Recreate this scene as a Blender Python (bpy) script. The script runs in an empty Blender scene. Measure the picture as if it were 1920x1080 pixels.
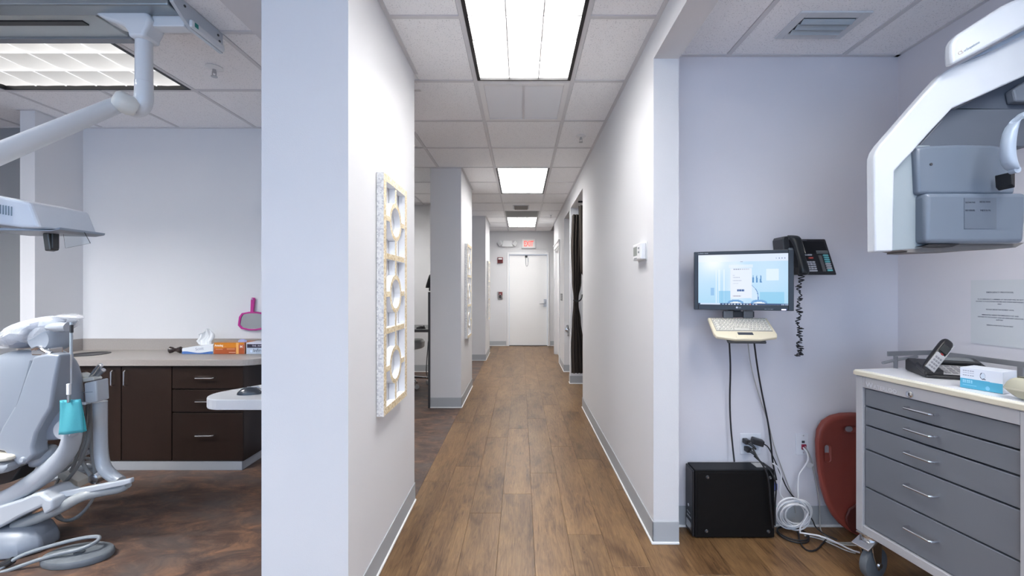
import bpy, bmesh, math, random
from mathutils import Vector, Matrix

random.seed(7)
SC = bpy.context.scene
COL = SC.collection
PI = math.pi

# ------------------------------------------------------------------ camera, world, light, exposure
CAM_Z = 1.29
F = 765.0
CX, CY = 977.0, 542.0
cd = bpy.data.cameras.new('camera')
cd.sensor_width = 36.0
cd.lens = 36.0 * F / 1920.0
cd.shift_x = -(CX - 960.0) / 1920.0
cd.shift_y = (CY - 540.0) / 1920.0
cd.clip_start = 0.05
cam = bpy.data.objects.new('camera', cd)
COL.objects.link(cam)
cam.location = (0, 0, CAM_Z)
cam.rotation_euler = (PI / 2, 0, 0)
SC.camera = cam

w = bpy.data.worlds.new('world')
SC.world = w
w.use_nodes = True
w.node_tree.nodes['Background'].inputs[0].default_value = (0.55, 0.72, 1.0, 1)
w.node_tree.nodes['Background'].inputs[1].default_value = 0.52


def area(name, loc, rot, sx, sy, power, color):
    l = bpy.data.lights.new(name, 'AREA')
    l.shape = 'RECTANGLE'
    l.size, l.size_y = sx, sy
    l.energy = power
    l.color = color
    o = bpy.data.objects.new(name, l)
    COL.objects.link(o)
    o.location = loc
    o.rotation_euler = rot
    return o


# daylight from the glazed front of the practice, behind the camera
area('daylight_window', (-1.2, -2.6, 1.5), (PI / 2, 0, 0), 6.0, 1.9, 40, (0.50, 0.70, 1.0))
L_HALL = 13.5
L_NEAR = 11.5
L_REAR = 10.0
L_LEFT = 0.52
L_BAY_FILL = 52.0
L_RIGHT_FILL = 12.0
SC.view_settings.view_transform = 'Standard'
SC.view_settings.look = 'None'
SC.view_settings.exposure = 0.92
SC.view_settings.gamma = 1.0
SC.view_settings.use_curve_mapping = False
try:
    SC.cycles.use_denoising = True
    SC.cycles.max_bounces = 8
    SC.cycles.diffuse_bounces = 5
    SC.cycles.sample_clamp_indirect = 8.0
except Exception:
    pass


# ------------------------------------------------------------------ helpers
def lin(c):
    c = c / 255.0
    return c / 12.92 if c <= 0.04045 else ((c + 0.055) / 1.055) ** 2.4


def rgb(r, g, b):
    return (lin(r), lin(g), lin(b))


def W(px, py, Y):
    """point of the photograph at a known distance from the camera wall plane"""
    return Vector(((px - CX) * Y / F, Y, CAM_Z - (py - CY) * Y / F))


MATS = {}


def mat(name, col, rough=0.5, metal=0.0, emit=0.0, ecol=None, trans=0.0, alpha=1.0, noise=None, bump=None, spec=0.5, coat=0.0):
    """noise=(scale, amount, stretch) varies the colour; bump=(scale, strength, stretch)"""
    if name in MATS:
        return MATS[name]
    m = bpy.data.materials.new(name)
    m.use_nodes = True
    nt = m.node_tree
    b = nt.nodes['Principled BSDF']
    b.inputs['Base Color'].default_value = (*col, 1)
    b.inputs['Roughness'].default_value = rough
    b.inputs['Metallic'].default_value = metal
    b.inputs['Specular IOR Level'].default_value = spec
    b.inputs['Coat Weight'].default_value = coat
    b.inputs['Transmission Weight'].default_value = trans
    b.inputs['Alpha'].default_value = alpha
    if emit:
        b.inputs['Emission Color'].default_value = (*(ecol or col), 1)
        b.inputs['Emission Strength'].default_value = emit
    tc = None

    def coords(stretch):
        nonlocal tc
        if tc is None:
            tc = nt.nodes.new('ShaderNodeTexCoord')
        mp = nt.nodes.new('ShaderNodeMapping')
        mp.inputs['Scale'].default_value = stretch
        nt.links.new(tc.outputs['Object'], mp.inputs['Vector'])
        return mp.outputs['Vector']
    if noise:
        sc, am, st = noise
        n = nt.nodes.new('ShaderNodeTexNoise')
        n.inputs['Scale'].default_value = sc
        n.inputs['Detail'].default_value = 4
        nt.links.new(coords(st), n.inputs['Vector'])
        r = nt.nodes.new('ShaderNodeValToRGB')
        r.color_ramp.elements[0].position = 0.3
        r.color_ramp.elements[1].position = 0.7
        r.color_ramp.elements[0].color = (*[c * (1 - am) for c in col], 1)
        r.color_ramp.elements[1].color = (*[min(1, c * (1 + am)) for c in col], 1)
        nt.links.new(n.outputs['Fac'], r.inputs['Fac'])
        nt.links.new(r.outputs['Color'], b.inputs['Base Color'])
    if bump:
        sc, am, st = bump
        n = nt.nodes.new('ShaderNodeTexNoise')
        n.inputs['Scale'].default_value = sc
        n.inputs['Detail'].default_value = 3
        nt.links.new(coords(st), n.inputs['Vector'])
        bp = nt.nodes.new('ShaderNodeBump')
        bp.inputs['Strength'].default_value = am
        bp.inputs['Distance'].default_value = 0.01
        nt.links.new(n.outputs['Fac'], bp.inputs['Height'])
        nt.links.new(bp.outputs['Normal'], b.inputs['Normal'])
    MATS[name] = m
    return m


I4 = Matrix.Identity(4)


def frame(origin, rotz=0.0, tilt=0.0, roll=0.0):
    return Matrix.Translation(Vector(origin)) @ Matrix.Rotation(rotz, 4, 'Z') @ Matrix.Rotation(tilt, 4, 'X') @ Matrix.Rotation(roll, 4, 'Y')


class MB:
    """collects geometry in world space and links it as ONE mesh object"""

    def __init__(self, M=None):
        self.v, self.f, self.mi = [], [], []
        self.M = M or I4

    def add(self, vs, fs, mi=0):
        k = len(self.v)
        self.v += [self.M @ Vector(p) for p in vs]
        self.f += [[i + k for i in f] for f in fs]
        self.mi += [mi] * len(fs)
        return self

    def box(self, x0, x1, y0, y1, z0, z1, mi=0, sides=None):
        vs = [(x, y, z) for z in (z0, z1) for y in (y0, y1) for x in (x0, x1)]
        fs = [[0, 2, 3, 1], [4, 5, 7, 6], [0, 1, 5, 4], [2, 6, 7, 3], [0, 4, 6, 2], [1, 3, 7, 5]]
        k = len(self.f)
        self.add(vs, fs, mi)
        if sides:  # material per face: bottom, top, front, back, left, right
            for i, s in enumerate(sides):
                self.mi[k + i] = s
        return self

    def prism(self, pts, a0, a1, axis='y', mi=0, side=None):
        """polygon in the plane across the axis, extruded along it"""
        n = len(pts)

        def P(p, a):
            return {'y': (p[0], a, p[1]), 'z': (p[0], p[1], a), 'x': (a, p[0], p[1])}[axis]
        vs = [P(p, a0) for p in pts] + [P(p, a1) for p in pts]
        fs = [list(range(n)), list(range(2 * n - 1, n - 1, -1))]
        fs += [[i, i + n, (i + 1) % n + n, (i + 1) % n] for i in range(n)]
        k = len(self.mi)
        self.add(vs, fs, mi)
        if side is not None:
            for i in range(k + 2, len(self.mi)):
                self.mi[i] = side
        return self

    def loft(self, rings, mi=0, caps=True, closed=True):
        n = len(rings[0])
        vs = [p for r in rings for p in r]
        fs = []
        for j in range(len(rings) - 1):
            for i in range(n if closed else n - 1):
                a, b = j * n + i, j * n + (i + 1) % n
                fs.append([a, b, b + n, a + n])
        if caps and closed:
            fs.append(list(range(n - 1, -1, -1)))
            fs.append(list(range((len(rings) - 1) * n, len(rings) * n)))
        return self.add(vs, fs, mi)

    def tube(self, pts, r, seg=8, mi=0, smooth=0, closed=False, caps=True):
        P = [Vector(p) for p in pts]
        R = list(r) if isinstance(r, (list, tuple)) else [r] * len(P)
        for _ in range(smooth):
            Q, S = [], []
            n = len(P)
            for i in range(n if closed else n - 1):
                a, b = P[i], P[(i + 1) % n]
                if not closed and i == 0:
                    Q.append(a); S.append(R[0])
                Q += [a * .75 + b * .25, a * .25 + b * .75]
                S += [R[i] * .75 + R[(i + 1) % n] * .25, R[i] * .25 + R[(i + 1) % n] * .75]
                if not closed and i == n - 2:
                    Q.append(b); S.append(R[-1])
            P, R = Q, S
        n = len(P)
        rings, up = [], None
        for i in range(n):
            if closed:
                t = P[(i + 1) % n] - P[i - 1]
            else:
                t = P[min(i + 1, n - 1)] - P[max(i - 1, 0)]
            t.normalize()
            if up is None:
                up = Vector((0, 0, 1)) if abs(t.z) < .9 else Vector((1, 0, 0))
            s = t.cross(up)
            if s.length < 1e-6:
                s = t.cross(Vector((0, 1, 0)))
            s.normalize()
            up = s.cross(t).normalized()
            rings.append([P[i] + (s * math.cos(a) + up * math.sin(a)) * R[i] for a in [2 * PI * k / seg for k in range(seg)]])
        if closed:
            rings.append(rings[0])
        return self.loft(rings, mi, caps=caps and not closed)

    def lathe(self, c, prof, axis='z', seg=20, mi=0):
        """prof: (radius, height) pairs along the axis"""
        c = Vector(c)
        ax = {'x': (Vector((0, 1, 0)), Vector((0, 0, 1)), Vector((1, 0, 0))), 'y': (Vector((0, 0, 1)), Vector((1, 0, 0)), Vector((0, 1, 0))), 'z': (Vector((1, 0, 0)), Vector((0, 1, 0)), Vector((0, 0, 1)))}[axis]
        rings = [[c + ax[2] * h + (ax[0] * math.cos(a) + ax[1] * math.sin(a)) * max(r, 1e-4) for a in [2 * PI * k / seg for k in range(seg)]] for r, h in prof]
        return self.loft(rings, mi)

    def build(self, name, mats, parent=None, bevel=0.0, seg=2, smooth=False, angle=35, sub=0):
        me = bpy.data.meshes.new(name)
        vs = self.v
        lo = Vector([min(p[i] for p in vs) for i in range(3)])
        hi = Vector([max(p[i] for p in vs) for i in range(3)])
        c = (lo + hi) / 2
        me.from_pydata([p - c for p in vs], [], self.f)
        if not isinstance(mats, (list, tuple)):
            mats = [mats]
        for m in mats:
            me.materials.append(m)
        me.polygons.foreach_set('material_index', self.mi)
        bm = bmesh.new()
        bm.from_mesh(me)
        bmesh.ops.recalc_face_normals(bm, faces=bm.faces)
        bm.to_mesh(me)
        bm.free()
        if smooth:
            me.shade_smooth()
            me.set_sharp_from_angle(angle=math.radians(angle))
        o = bpy.data.objects.new(name, me)
        COL.objects.link(o)
        put(o, c, parent)
        if bevel:
            b = o.modifiers.new('bevel', 'BEVEL')
            b.width = bevel
            b.segments = seg
            b.limit_method = 'ANGLE'
            b.angle_limit = math.radians(40)
            b.harden_normals = False
        if sub:
            s = o.modifiers.new('sub', 'SUBSURF')
            s.levels = s.render_levels = sub
        return o


WL = {}  # world location of each object (everything is built unrotated)


def put(o, c, parent):
    if parent is not None:
        o.parent = parent
        o.location = c - WL[parent.name]
    else:
        o.location = c
    WL[o.name] = Vector(c)


def tag(o, label=None, cat=None, group=None, kind=None):
    if label: o['label'] = label
    if cat: o['category'] = cat
    if group: o['group'] = group
    if kind: o['kind'] = kind
    return o


def thing(name, loc, label, cat, group=None, kind=None):
    o = bpy.data.objects.new(name, None)
    o.empty_display_size = 0.05
    COL.objects.link(o)
    o.location = loc
    WL[o.name] = Vector(loc)
    return tag(o, label, cat, group, kind)


def share(src, name, world, parent):
    """another piece with the same mesh data"""
    o = src.copy()
    o.name = name
    COL.objects.link(o)
    o.parent = None
    put(o, Vector(world), parent)
    return o


def copy_tree(o, delta, label=None, parent=None):
    c = o.copy()
    COL.objects.link(c)
    if parent is None:
        c.location = o.location + Vector(delta)
        WL[c.name] = WL[o.name] + Vector(delta)
        if label: c['label'] = label
    else:
        c.parent = parent
        WL[c.name] = WL[o.name] + Vector(delta)
    for ch in list(o.children):
        copy_tree(ch, delta, None, c)
    return c


def text(body, size, m, parent, M, name='lettering', ext=0.0004, align='LEFT', bold=0.0, sx=1.0):
    """flat print: M's local x runs along the line, local z up, local -y towards the reader"""
    cu = bpy.data.curves.new('t', 'FONT')
    cu.body = body
    cu.size = size
    cu.align_x = align
    cu.extrude = ext
    cu.offset = bold
    cu.resolution_u = 2
    t = bpy.data.objects.new('t', cu)
    COL.objects.link(t)
    bpy.context.view_layer.update()
    me = bpy.data.meshes.new_from_object(t.evaluated_get(bpy.context.evaluated_depsgraph_get()))
    bpy.data.objects.remove(t)
    me.materials.clear()
    vs = [M @ Vector((v.co.x * sx, -v.co.z, v.co.y)) for v in me.vertices]
    mb = MB()
    mb.add(vs, [list(p.vertices) for p in me.polygons])
    bpy.data.meshes.remove(me)
    return mb.build(name, m, parent)


def paint(name, parent, M, wd, ht, nx, ny, fn, emit=0.0, rough=0.5):
    """a flat print or screen: one sheet of small cells coloured by fn(u, v), u to the right, v downwards"""
    me = bpy.data.meshes.new(name)
    vs = [M @ Vector(((i / nx - .5) * wd, 0, (.5 - j / ny) * ht)) for j in range(ny + 1) for i in range(nx + 1)]
    c = sum(vs, Vector()) / len(vs)
    fs = [[j * (nx + 1) + i, (j + 1) * (nx + 1) + i, (j + 1) * (nx + 1) + i + 1, j * (nx + 1) + i + 1] for j in range(ny) for i in range(nx)]
    me.from_pydata([p - c for p in vs], [], fs)
    at = me.color_attributes.new('print', 'FLOAT_COLOR', 'CORNER')
    data = []
    for j in range(ny):
        for i in range(nx):
            col = fn((i + .5) / nx, (j + .5) / ny)
            data += [lin(col[0]), lin(col[1]), lin(col[2]), 1] * 4
    at.data.foreach_set('color', data)
    m = bpy.data.materials.new(name + '_ink')
    m.use_nodes = True
    b = m.node_tree.nodes['Principled BSDF']
    a = m.node_tree.nodes.new('ShaderNodeVertexColor')
    a.layer_name = 'print'
    if emit:
        b.inputs['Base Color'].default_value = (.01, .01, .012, 1)
        m.node_tree.links.new(a.outputs['Color'], b.inputs['Emission Color'])
        b.inputs['Emission Strength'].default_value = emit
    else:
        m.node_tree.links.new(a.outputs['Color'], b.inputs['Base Color'])
    b.inputs['Roughness'].default_value = rough
    me.materials.append(m)
    o = bpy.data.objects.new(name, me)
    COL.objects.link(o)
    put(o, c, parent)
    return o


def rr(cx, cy, hw, hh, r, n=5):
    """rounded rectangle outline"""
    out = []
    for sx, sy, a0 in ((1, 1, 0), (-1, 1, 90), (-1, -1, 180), (1, -1, 270)):
        for k in range(n + 1):
            a = math.radians(a0 + 90 * k / n)
            out.append((cx + sx * (hw - r) + r * math.cos(a), cy + sy * (hh - r) + r * math.sin(a)))
    return out


def ell(c, ax, ay, n=16, p=2.0):
    """superellipse ring around c spanned by the two half-axis vectors"""
    c, ax, ay = Vector(c), Vector(ax), Vector(ay)
    out = []
    for k in range(n):
        a = 2 * PI * k / n
        u, v = math.cos(a), math.sin(a)
        out.append(c + ax * (math.copysign(abs(u) ** (2 / p), u)) + ay * (math.copysign(abs(v) ** (2 / p), v)))
    return out


# ------------------------------------------------------------------ materials
PAINT = mat('wall_paint', (0.70, 0.70, 0.715), .75, bump=(220, .06, (1, 1, 1)))
BAYPAINT = mat('lavender_wall_paint', (0.69, 0.68, 0.725), .75, bump=(220, .06, (1, 1, 1)))
SHADEWALL = mat('shade_grey_wall', (0.27, 0.275, 0.285), .75, bump=(220, .06, (1, 1, 1)))  # wall paint darkened to carry the shade beyond the operatory stub
VINYLBASE = mat('grey_vinyl_base', rgb(172, 176, 180), .45)
TOEMAT = mat('white_base_toe', rgb(232, 232, 232), .45)
WHITEP = mat('white_gloss_paint', (.80, .80, .81), .35)
TEE = mat('white_grid_metal', (.66, .66, .68), .5)
BLACKM = mat('black_metal', (.012, .012, .014), .4)
BLACKP = mat('black_plastic', (.014, .014, .016), .38)
DARKP = mat('dark_grey_plastic', (.045, .047, .052), .45)
GREYP = mat('grey_plastic', rgb(128, 132, 138), .45)
WHITEPL = mat('white_plastic', (.78, .79, .80), .35)
CREAM = mat('cream_plastic', rgb(226, 216, 190), .45)
CHROME = mat('chrome', (.72, .73, .75), .16, 1.0)
STEEL = mat('brushed_steel', (.52, .53, .55), .32, 1.0)
UNITW = mat('dental_white', rgb(180, 186, 193), .3, coat=.3)
UNITG = mat('dental_light_grey', rgb(166, 173, 182), .38)
SHELLG = mat('chair_shell_grey', rgb(136, 144, 155), .33, coat=.25)


def ceiling_tile_mat():
    m = bpy.data.materials.new('acoustic_tile')
    m.use_nodes = True
    nt = m.node_tree
    b = nt.nodes['Principled BSDF']
    b.inputs['Roughness'].default_value = .9
    b.inputs['Specular IOR Level'].default_value = .1
    tc = nt.nodes.new('ShaderNodeTexCoord')
    v = nt.nodes.new('ShaderNodeTexNoise')
    v.inputs['Scale'].default_value = 150
    v.inputs['Detail'].default_value = 1
    nt.links.new(tc.outputs['Object'], v.inputs['Vector'])
    r = nt.nodes.new('ShaderNodeValToRGB')
    r.color_ramp.elements[0].position = .28
    r.color_ramp.elements[0].color = (.70, .71, .73, 1)
    r.color_ramp.elements[1].position = .40
    r.color_ramp.elements[1].color = (.93, .935, .95, 1)
    nt.links.new(v.outputs['Fac'], r.inputs['Fac'])
    nt.links.new(r.outputs['Color'], b.inputs['Base Color'])
    bp = nt.nodes.new('ShaderNodeBump')
    bp.inputs['Strength'].default_value = .35
    bp.inputs['Distance'].default_value = .004
    nt.links.new(v.outputs['Fac'], bp.inputs['Height'])
    nt.links.new(bp.outputs['Normal'], b.inputs['Normal'])
    return m


TILE = ceiling_tile_mat()


def wood_mat():
    m = bpy.data.materials.new('oak_plank')
    m.use_nodes = True
    nt = m.node_tree
    N, Lk = nt.nodes.new, nt.links.new
    b = nt.nodes['Principled BSDF']
    tc = N('ShaderNodeTexCoord')
    oi = N('ShaderNodeObjectInfo')
    mul = N('ShaderNodeVectorMath'); mul.operation = 'SCALE'
    cmb = N('ShaderNodeCombineXYZ')
    Lk(oi.outputs['Random'], cmb.inputs[0]); Lk(oi.outputs['Random'], cmb.inputs[1]); Lk(oi.outputs['Random'], cmb.inputs[2])
    Lk(cmb.outputs[0], mul.inputs[0]); mul.inputs['Scale'].default_value = 37.0
    add = N('ShaderNodeVectorMath')
    Lk(tc.outputs['Object'], add.inputs[0]); Lk(mul.outputs[0], add.inputs[1])

    def nz(stretch, scale, detail, dist=0.0, rough=.6):
        mp = N('ShaderNodeMapping'); mp.inputs['Scale'].default_value = stretch
        Lk(add.outputs[0], mp.inputs['Vector'])
        n = N('ShaderNodeTexNoise'); n.inputs['Scale'].default_value = scale
        n.inputs['Detail'].default_value = detail; n.inputs['Distortion'].default_value = dist
        n.inputs['Roughness'].default_value = rough
        Lk(mp.outputs[0], n.inputs['Vector'])
        return n.outputs['Fac']
    grain = nz((1, .085, 1), 46, 8, 2.6, .72)
    broad = nz((1, .30, 1), 7, 3, .6)
    knot = nz((1, .62, 1), 6.0, 2, .4)
    r = N('ShaderNodeValToRGB')
    e = r.color_ramp.elements
    e[0].position, e[0].color = .36, (*rgb(70, 47, 27), 1)
    e[1].position, e[1].color = .66, (*rgb(146, 113, 73), 1)
    k = e.new(.47); k.color = (*rgb(111, 81, 50), 1)
    mix = N('ShaderNodeMath'); mix.operation = 'MULTIPLY_ADD'
    Lk(grain, mix.inputs[0]); mix.inputs[1].default_value = .62
    m2 = N('ShaderNodeMath'); m2.operation = 'MULTIPLY'
    Lk(broad, m2.inputs[0]); m2.inputs[1].default_value = .40
    Lk(m2.outputs[0], mix.inputs[2])
    Lk(mix.outputs[0], r.inputs['Fac'])
    kr = N('ShaderNodeValToRGB')
    kr.color_ramp.elements[0].position, kr.color_ramp.elements[0].color = .60, (1, 1, 1, 1)
    kr.color_ramp.elements[1].position, kr.color_ramp.elements[1].color = .76, (.48, .42, .36, 1)
    Lk(knot, kr.inputs['Fac'])
    mx = N('ShaderNodeMixRGB'); mx.blend_type = 'MULTIPLY'; mx.inputs[0].default_value = .9
    Lk(r.outputs[0], mx.inputs[1]); Lk(kr.outputs[0], mx.inputs[2])
    hs = N('ShaderNodeHueSaturation')
    mr = N('ShaderNodeMapRange'); mr.inputs['To Min'].default_value = .82; mr.inputs['To Max'].default_value = 1.04
    Lk(oi.outputs['Random'], mr.inputs['Value']); Lk(mr.outputs[0], hs.inputs['Value'])
    hs.inputs['Saturation'].default_value = .96
    Lk(mx.outputs[0], hs.inputs['Color'])
    Lk(hs.outputs[0], b.inputs['Base Color'])
    b.inputs['Roughness'].default_value = .36
    b.inputs['Specular IOR Level'].default_value = .45
    bp = N('ShaderNodeBump'); bp.inputs['Strength'].default_value = .22; bp.inputs['Distance'].default_value = .003
    Lk(grain, bp.inputs['Height']); Lk(bp.outputs[0], b.inputs['Normal'])
    return m


WOOD = wood_mat()


def slate_mat():
    m = bpy.data.materials.new('brown_sheet_vinyl')
    m.use_nodes = True
    nt = m.node_tree
    N, Lk = nt.nodes.new, nt.links.new
    b = nt.nodes['Principled BSDF']
    tc = N('ShaderNodeTexCoord')
    mp = N('ShaderNodeMapping'); mp.inputs['Scale'].default_value = (1, 2.0, 1)
    mp.inputs['Rotation'].default_value = (0, 0, math.radians(-28))
    Lk(tc.outputs['Object'], mp.inputs['Vector'])
    a = N('ShaderNodeTexNoise'); a.inputs['Scale'].default_value = 4.6; a.inputs['Detail'].default_value = 12
    a.inputs['Roughness'].default_value = .78; a.inputs['Distortion'].default_value = .7
    c = N('ShaderNodeTexNoise'); c.inputs['Scale'].default_value = 3.4; c.inputs['Detail'].default_value = 6
    c.inputs['Roughness'].default_value = .6
    Lk(mp.outputs[0], a.inputs['Vector'])
    mp2 = N('ShaderNodeMapping'); mp2.inputs['Location'].default_value = (5.3, 2.1, 0)
    Lk(mp.outputs[0], mp2.inputs['Vector']); Lk(mp2.outputs[0], c.inputs['Vector'])
    r = N('ShaderNodeValToRGB'); e = r.color_ramp.elements
    e[0].position, e[0].color = .34, (*rgb(44, 35, 32), 1)
    e[1].position, e[1].color = .68, (*rgb(140, 104, 78), 1)
    k = e.new(.50); k.color = (*rgb(86, 66, 56), 1)
    Lk(a.outputs['Fac'], r.inputs['Fac'])
    r2 = N('ShaderNodeValToRGB'); e = r2.color_ramp.elements
    e[0].position, e[0].color = .45, (0, 0, 0, 1)
    e[1].position, e[1].color = .66, (1, 1, 1, 1)
    Lk(c.outputs['Fac'], r2.inputs['Fac'])
    mx = N('ShaderNodeMixRGB'); mx.inputs[2].default_value = (*rgb(84, 80, 78), 1)
    m3 = N('ShaderNodeMath'); m3.operation = 'MULTIPLY'; m3.inputs[1].default_value = .6
    Lk(r2.outputs[0], m3.inputs[0]); Lk(m3.outputs[0], mx.inputs[0]); Lk(r.outputs[0], mx.inputs[1])
    Lk(mx.outputs[0], b.inputs['Base Color'])
    b.inputs['Roughness'].default_value = .42
    bp = N('ShaderNodeBump'); bp.inputs['Strength'].default_value = .2; bp.inputs['Distance'].default_value = .004
    Lk(a.outputs['Fac'], bp.inputs['Height']); Lk(bp.outputs[0], b.inputs['Normal'])
    return m


SLATE = slate_mat()


def mosaic_mat(name, c0, c1, c2, sc=(1, 1, 1)):
    m = bpy.data.materials.new(name)
    m.use_nodes = True
    nt = m.node_tree
    N, Lk = nt.nodes.new, nt.links.new
    b = nt.nodes['Principled BSDF']
    tc = N('ShaderNodeTexCoord')
    mp = N('ShaderNodeMapping'); mp.inputs['Scale'].default_value = sc
    Lk(tc.outputs['Object'], mp.inputs['Vector'])
    v = N('ShaderNodeTexVoronoi'); v.distance = 'CHEBYCHEV'; v.inputs['Scale'].default_value = 130; v.inputs['Randomness'].default_value = .55
    Lk(mp.outputs[0], v.inputs['Vector'])
    sp = N('ShaderNodeSeparateColor'); Lk(v.outputs['Color'], sp.inputs[0])
    r = N('ShaderNodeValToRGB'); r.color_ramp.interpolation = 'CONSTANT'
    e = r.color_ramp.elements
    e[0].position, e[0].color = 0, (*c0, 1)
    e[1].position, e[1].color = .78, (*c2, 1)
    k = e.new(.4); k.color = (*c1, 1)
    Lk(sp.outputs[0], r.inputs['Fac']); Lk(r.outputs[0], b.inputs['Base Color'])
    b.inputs['Roughness'].default_value = .3
    bp = N('ShaderNodeBump'); bp.inputs['Strength'].default_value = .5; bp.inputs['Distance'].default_value = .002; bp.invert = True
    Lk(v.outputs['Distance'], bp.inputs['Height']); Lk(bp.outputs[0], b.inputs['Normal'])
    return m


PEARL = mosaic_mat('white_pearl_mosaic', rgb(238, 238, 236), rgb(226, 226, 226), rgb(208, 208, 210))
GOLDM = mosaic_mat('cream_gold_mosaic', rgb(226, 208, 172), rgb(206, 184, 142), rgb(240, 228, 204))


def brown_laminate():
    return mat('dark_brown_laminate', rgb(37, 25, 20), .42, spec=.3, noise=(9, .16, (1, 1, .08)), bump=(60, .03, (1, 1, .05)))


LAMB = brown_laminate()
COUNTER = mat('taupe_laminate', rgb(158, 152, 148), .42, noise=(120, .05, (1, 1, 1)))

# ------------------------------------------------------------------ setting: floor
HALL_L, HALL_R = -0.655, 0.672
CEIL = 2.606
RCEIL = 2.558           # ceiling of the equipment bay on the right
RB = 2.22               # its back wall
RX = 2.05               # its right wall
END = 9.25
LW = 3.33               # back wall of the left operatory

fl = MB().box(HALL_L, 2.6, -2.7, END + .1, -.06, -.008).build('floor', mat('floor_underlay', rgb(74, 54, 40), .9))
tag(fl, 'brown oak-look plank floor running down the corridor and bay', 'floor', kind='structure')
PW = .18
base_plank = None
ends = {0: 2.74, 1: 2.97, 2: 2.35, 3: 2.57, 4: 2.86, 5: 2.145, 6: 1.895, 7: 2.62}
lib = {}


def plank(x0, x1, y0, y1):
    key = (round(x1 - x0, 3), round(y1 - y0, 3))
    if key not in lib:
        g = .0004
        a, b_ = (x1 - x0) / 2 - g, (y1 - y0) / 2 - g
        mb = MB()
        c = .0008
        vs = [(-a, -b_, -.008), (a, -b_, -.008), (a, b_, -.008), (-a, b_, -.008), (-a, -b_, -c), (a, -b_, -c), (a, b_, -c), (-a, b_, -c),
              (-a + c, -b_ + c, 0), (a - c, -b_ + c, 0), (a - c, b_ - c, 0), (-a + c, b_ - c, 0)]
        fs = [[0, 1, 5, 4], [1, 2, 6, 5], [2, 3, 7, 6], [3, 0, 4, 7], [4, 5, 9, 8], [5, 6, 10, 9], [6, 7, 11, 10], [7, 4, 8, 11], [8, 9, 10, 11]]
        mb.add([(p[0] + (x0 + x1) / 2, p[1] + (y0 + y1) / 2, p[2]) for p in vs], fs)
        lib[key] = mb.build('plank', WOOD, fl)
        return lib[key]
    return share(lib[key], 'plank', ((x0 + x1) / 2, (y0 + y1) / 2, -.004), fl)


PL = 1.2
for k in range(18):
    x0 = HALL_L + PW * k
    x1 = min(x0 + PW, 2.6)
    e = ends.get(k, 1.2 + ((k * 0.53) % 1.2))
    y = e
    while y > -2.6:
        y -= PL
    top = END if x0 < 1.95 else RB
    while y < top:
        y0, y1 = max(y, -2.6), min(y + PL, top)
        if k > 8 and y0 > 2.5 and y1 < 4.3:
            y += PL
            continue
        if y1 - y0 > .03:
            plank(x0, x1, y0, y1)
        y += PL
fv = MB().box(-5.2, HALL_L - .001, -2.7, END + .1, -.06, -.0005).build('floor', SLATE)
tag(fv, 'mottled slate-brown sheet vinyl floor of the treatment bays', 'floor', kind='structure')

# ------------------------------------------------------------------ setting: walls
TOP = 2.80


def wall(name, boxes, label, m=PAINT):
    mb = MB()
    for b in boxes:
        mb.box(*b)
    o = mb.build(name, m)
    return tag(o, label, 'wall', kind='structure')


BL = -.978
wall('wall_left', [(BL, HALL_L + .004, 1.537, 2.49, 0, TOP)], 'nearest white wall stub left of the corridor, tall mosaic frame on it')
wall('wall_left', [(BL - .007, HALL_L + .004, 4.43, 5.41, 0, TOP)], 'second white wall stub along the left of the corridor')
wall('wall_left', [(BL - .007, HALL_L + .014, 7.35, 8.3, 0, TOP)], 'third white wall stub along the left, nearest the exit door')
wall('wall_right', [(HALL_R, .80, 2.07, 4.45, 0, TOP), (HALL_R, .80, 4.45, 5.55, 2.39, TOP), (HALL_R, .80, 5.55, 5.66, 0, TOP), (HALL_R, .80, 5.66, 6.35, 2.385, TOP),
                    (HALL_R, .80, 6.35, 7.14, 0, TOP), (HALL_R, .80, 7.14, 8.09, 2.06, TOP), (HALL_R, .80, 8.09, 8.32, 0, TOP)], 'long white corridor wall on the right with three openings')
wall('wall_right_header', [(HALL_R, .80, -2.5, 2.07, 2.459, TOP)], 'white header beam over the wide opening into the bay on the right')
wall('wall_end', [(-2.2, .593 - .861 - .05, END, END + .12, 0, TOP), (.593 + .045, 1.9, END, END + .12, 0, TOP), (.593 - .861 - .05, .593 + .045, END, END + .12, 2.10, TOP)], 'white end wall of the corridor around the exit door')
wall('wall_bay_back', [(.80, 2.6, RB, RB + .12, 0, TOP)], 'lavender-white back wall behind the monitor and phone', BAYPAINT)
wall('wall_bay_right', [(RX, RX + .12, -2.5, RB, 0, TOP)], 'lavender-white right wall of the bay carrying the printed notice', BAYPAINT)
wall('wall_operatory_back', [(-3.6, -1.0, LW, LW + .12, 0, TOP)], 'white back wall of the left treatment bay above the brown cabinet')
wall('wall_operatory_back', [(-5.2, -3.6, LW, LW + .12, 0, TOP)], 'back wall left of the stub, its shade painted in as grey', SHADEWALL)
wall('wall_operatory_stub', [(-3.684, -3.575, 3.0, LW, 0, TOP)], 'short white wall stub at the left end of the brown cabinet')
wall('wall_operatory_left', [(-5.2, -5.1, -2.5, END, 0, TOP)], 'far left wall of the treatment bays, its shade painted in as grey', SHADEWALL)
wall('wall_second_bay_back', [(-5.2, -1.0, 6.35, 6.47, 0, TOP)], 'white back wall of the second bay behind the stool and desk')
wall('wall_alcove', [(.80, 1.9, 5.56, 5.65, 0, TOP), (.80, 1.9, 6.36, 6.45, 0, TOP), (1.9, 2.0, 2.34, END, 0, TOP), (.80, 1.9, 8.2, 8.3, 0, TOP), (.80, 1.9, 7.0, 7.08, 0, TOP)], 'white inner walls of the side rooms off the corridor')


wall('wall_left_soffit', [(-1.22, BL, .6, LW, 2.459, TOP)], 'white boxed soffit along the left side of the nearest wall stub')


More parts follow.
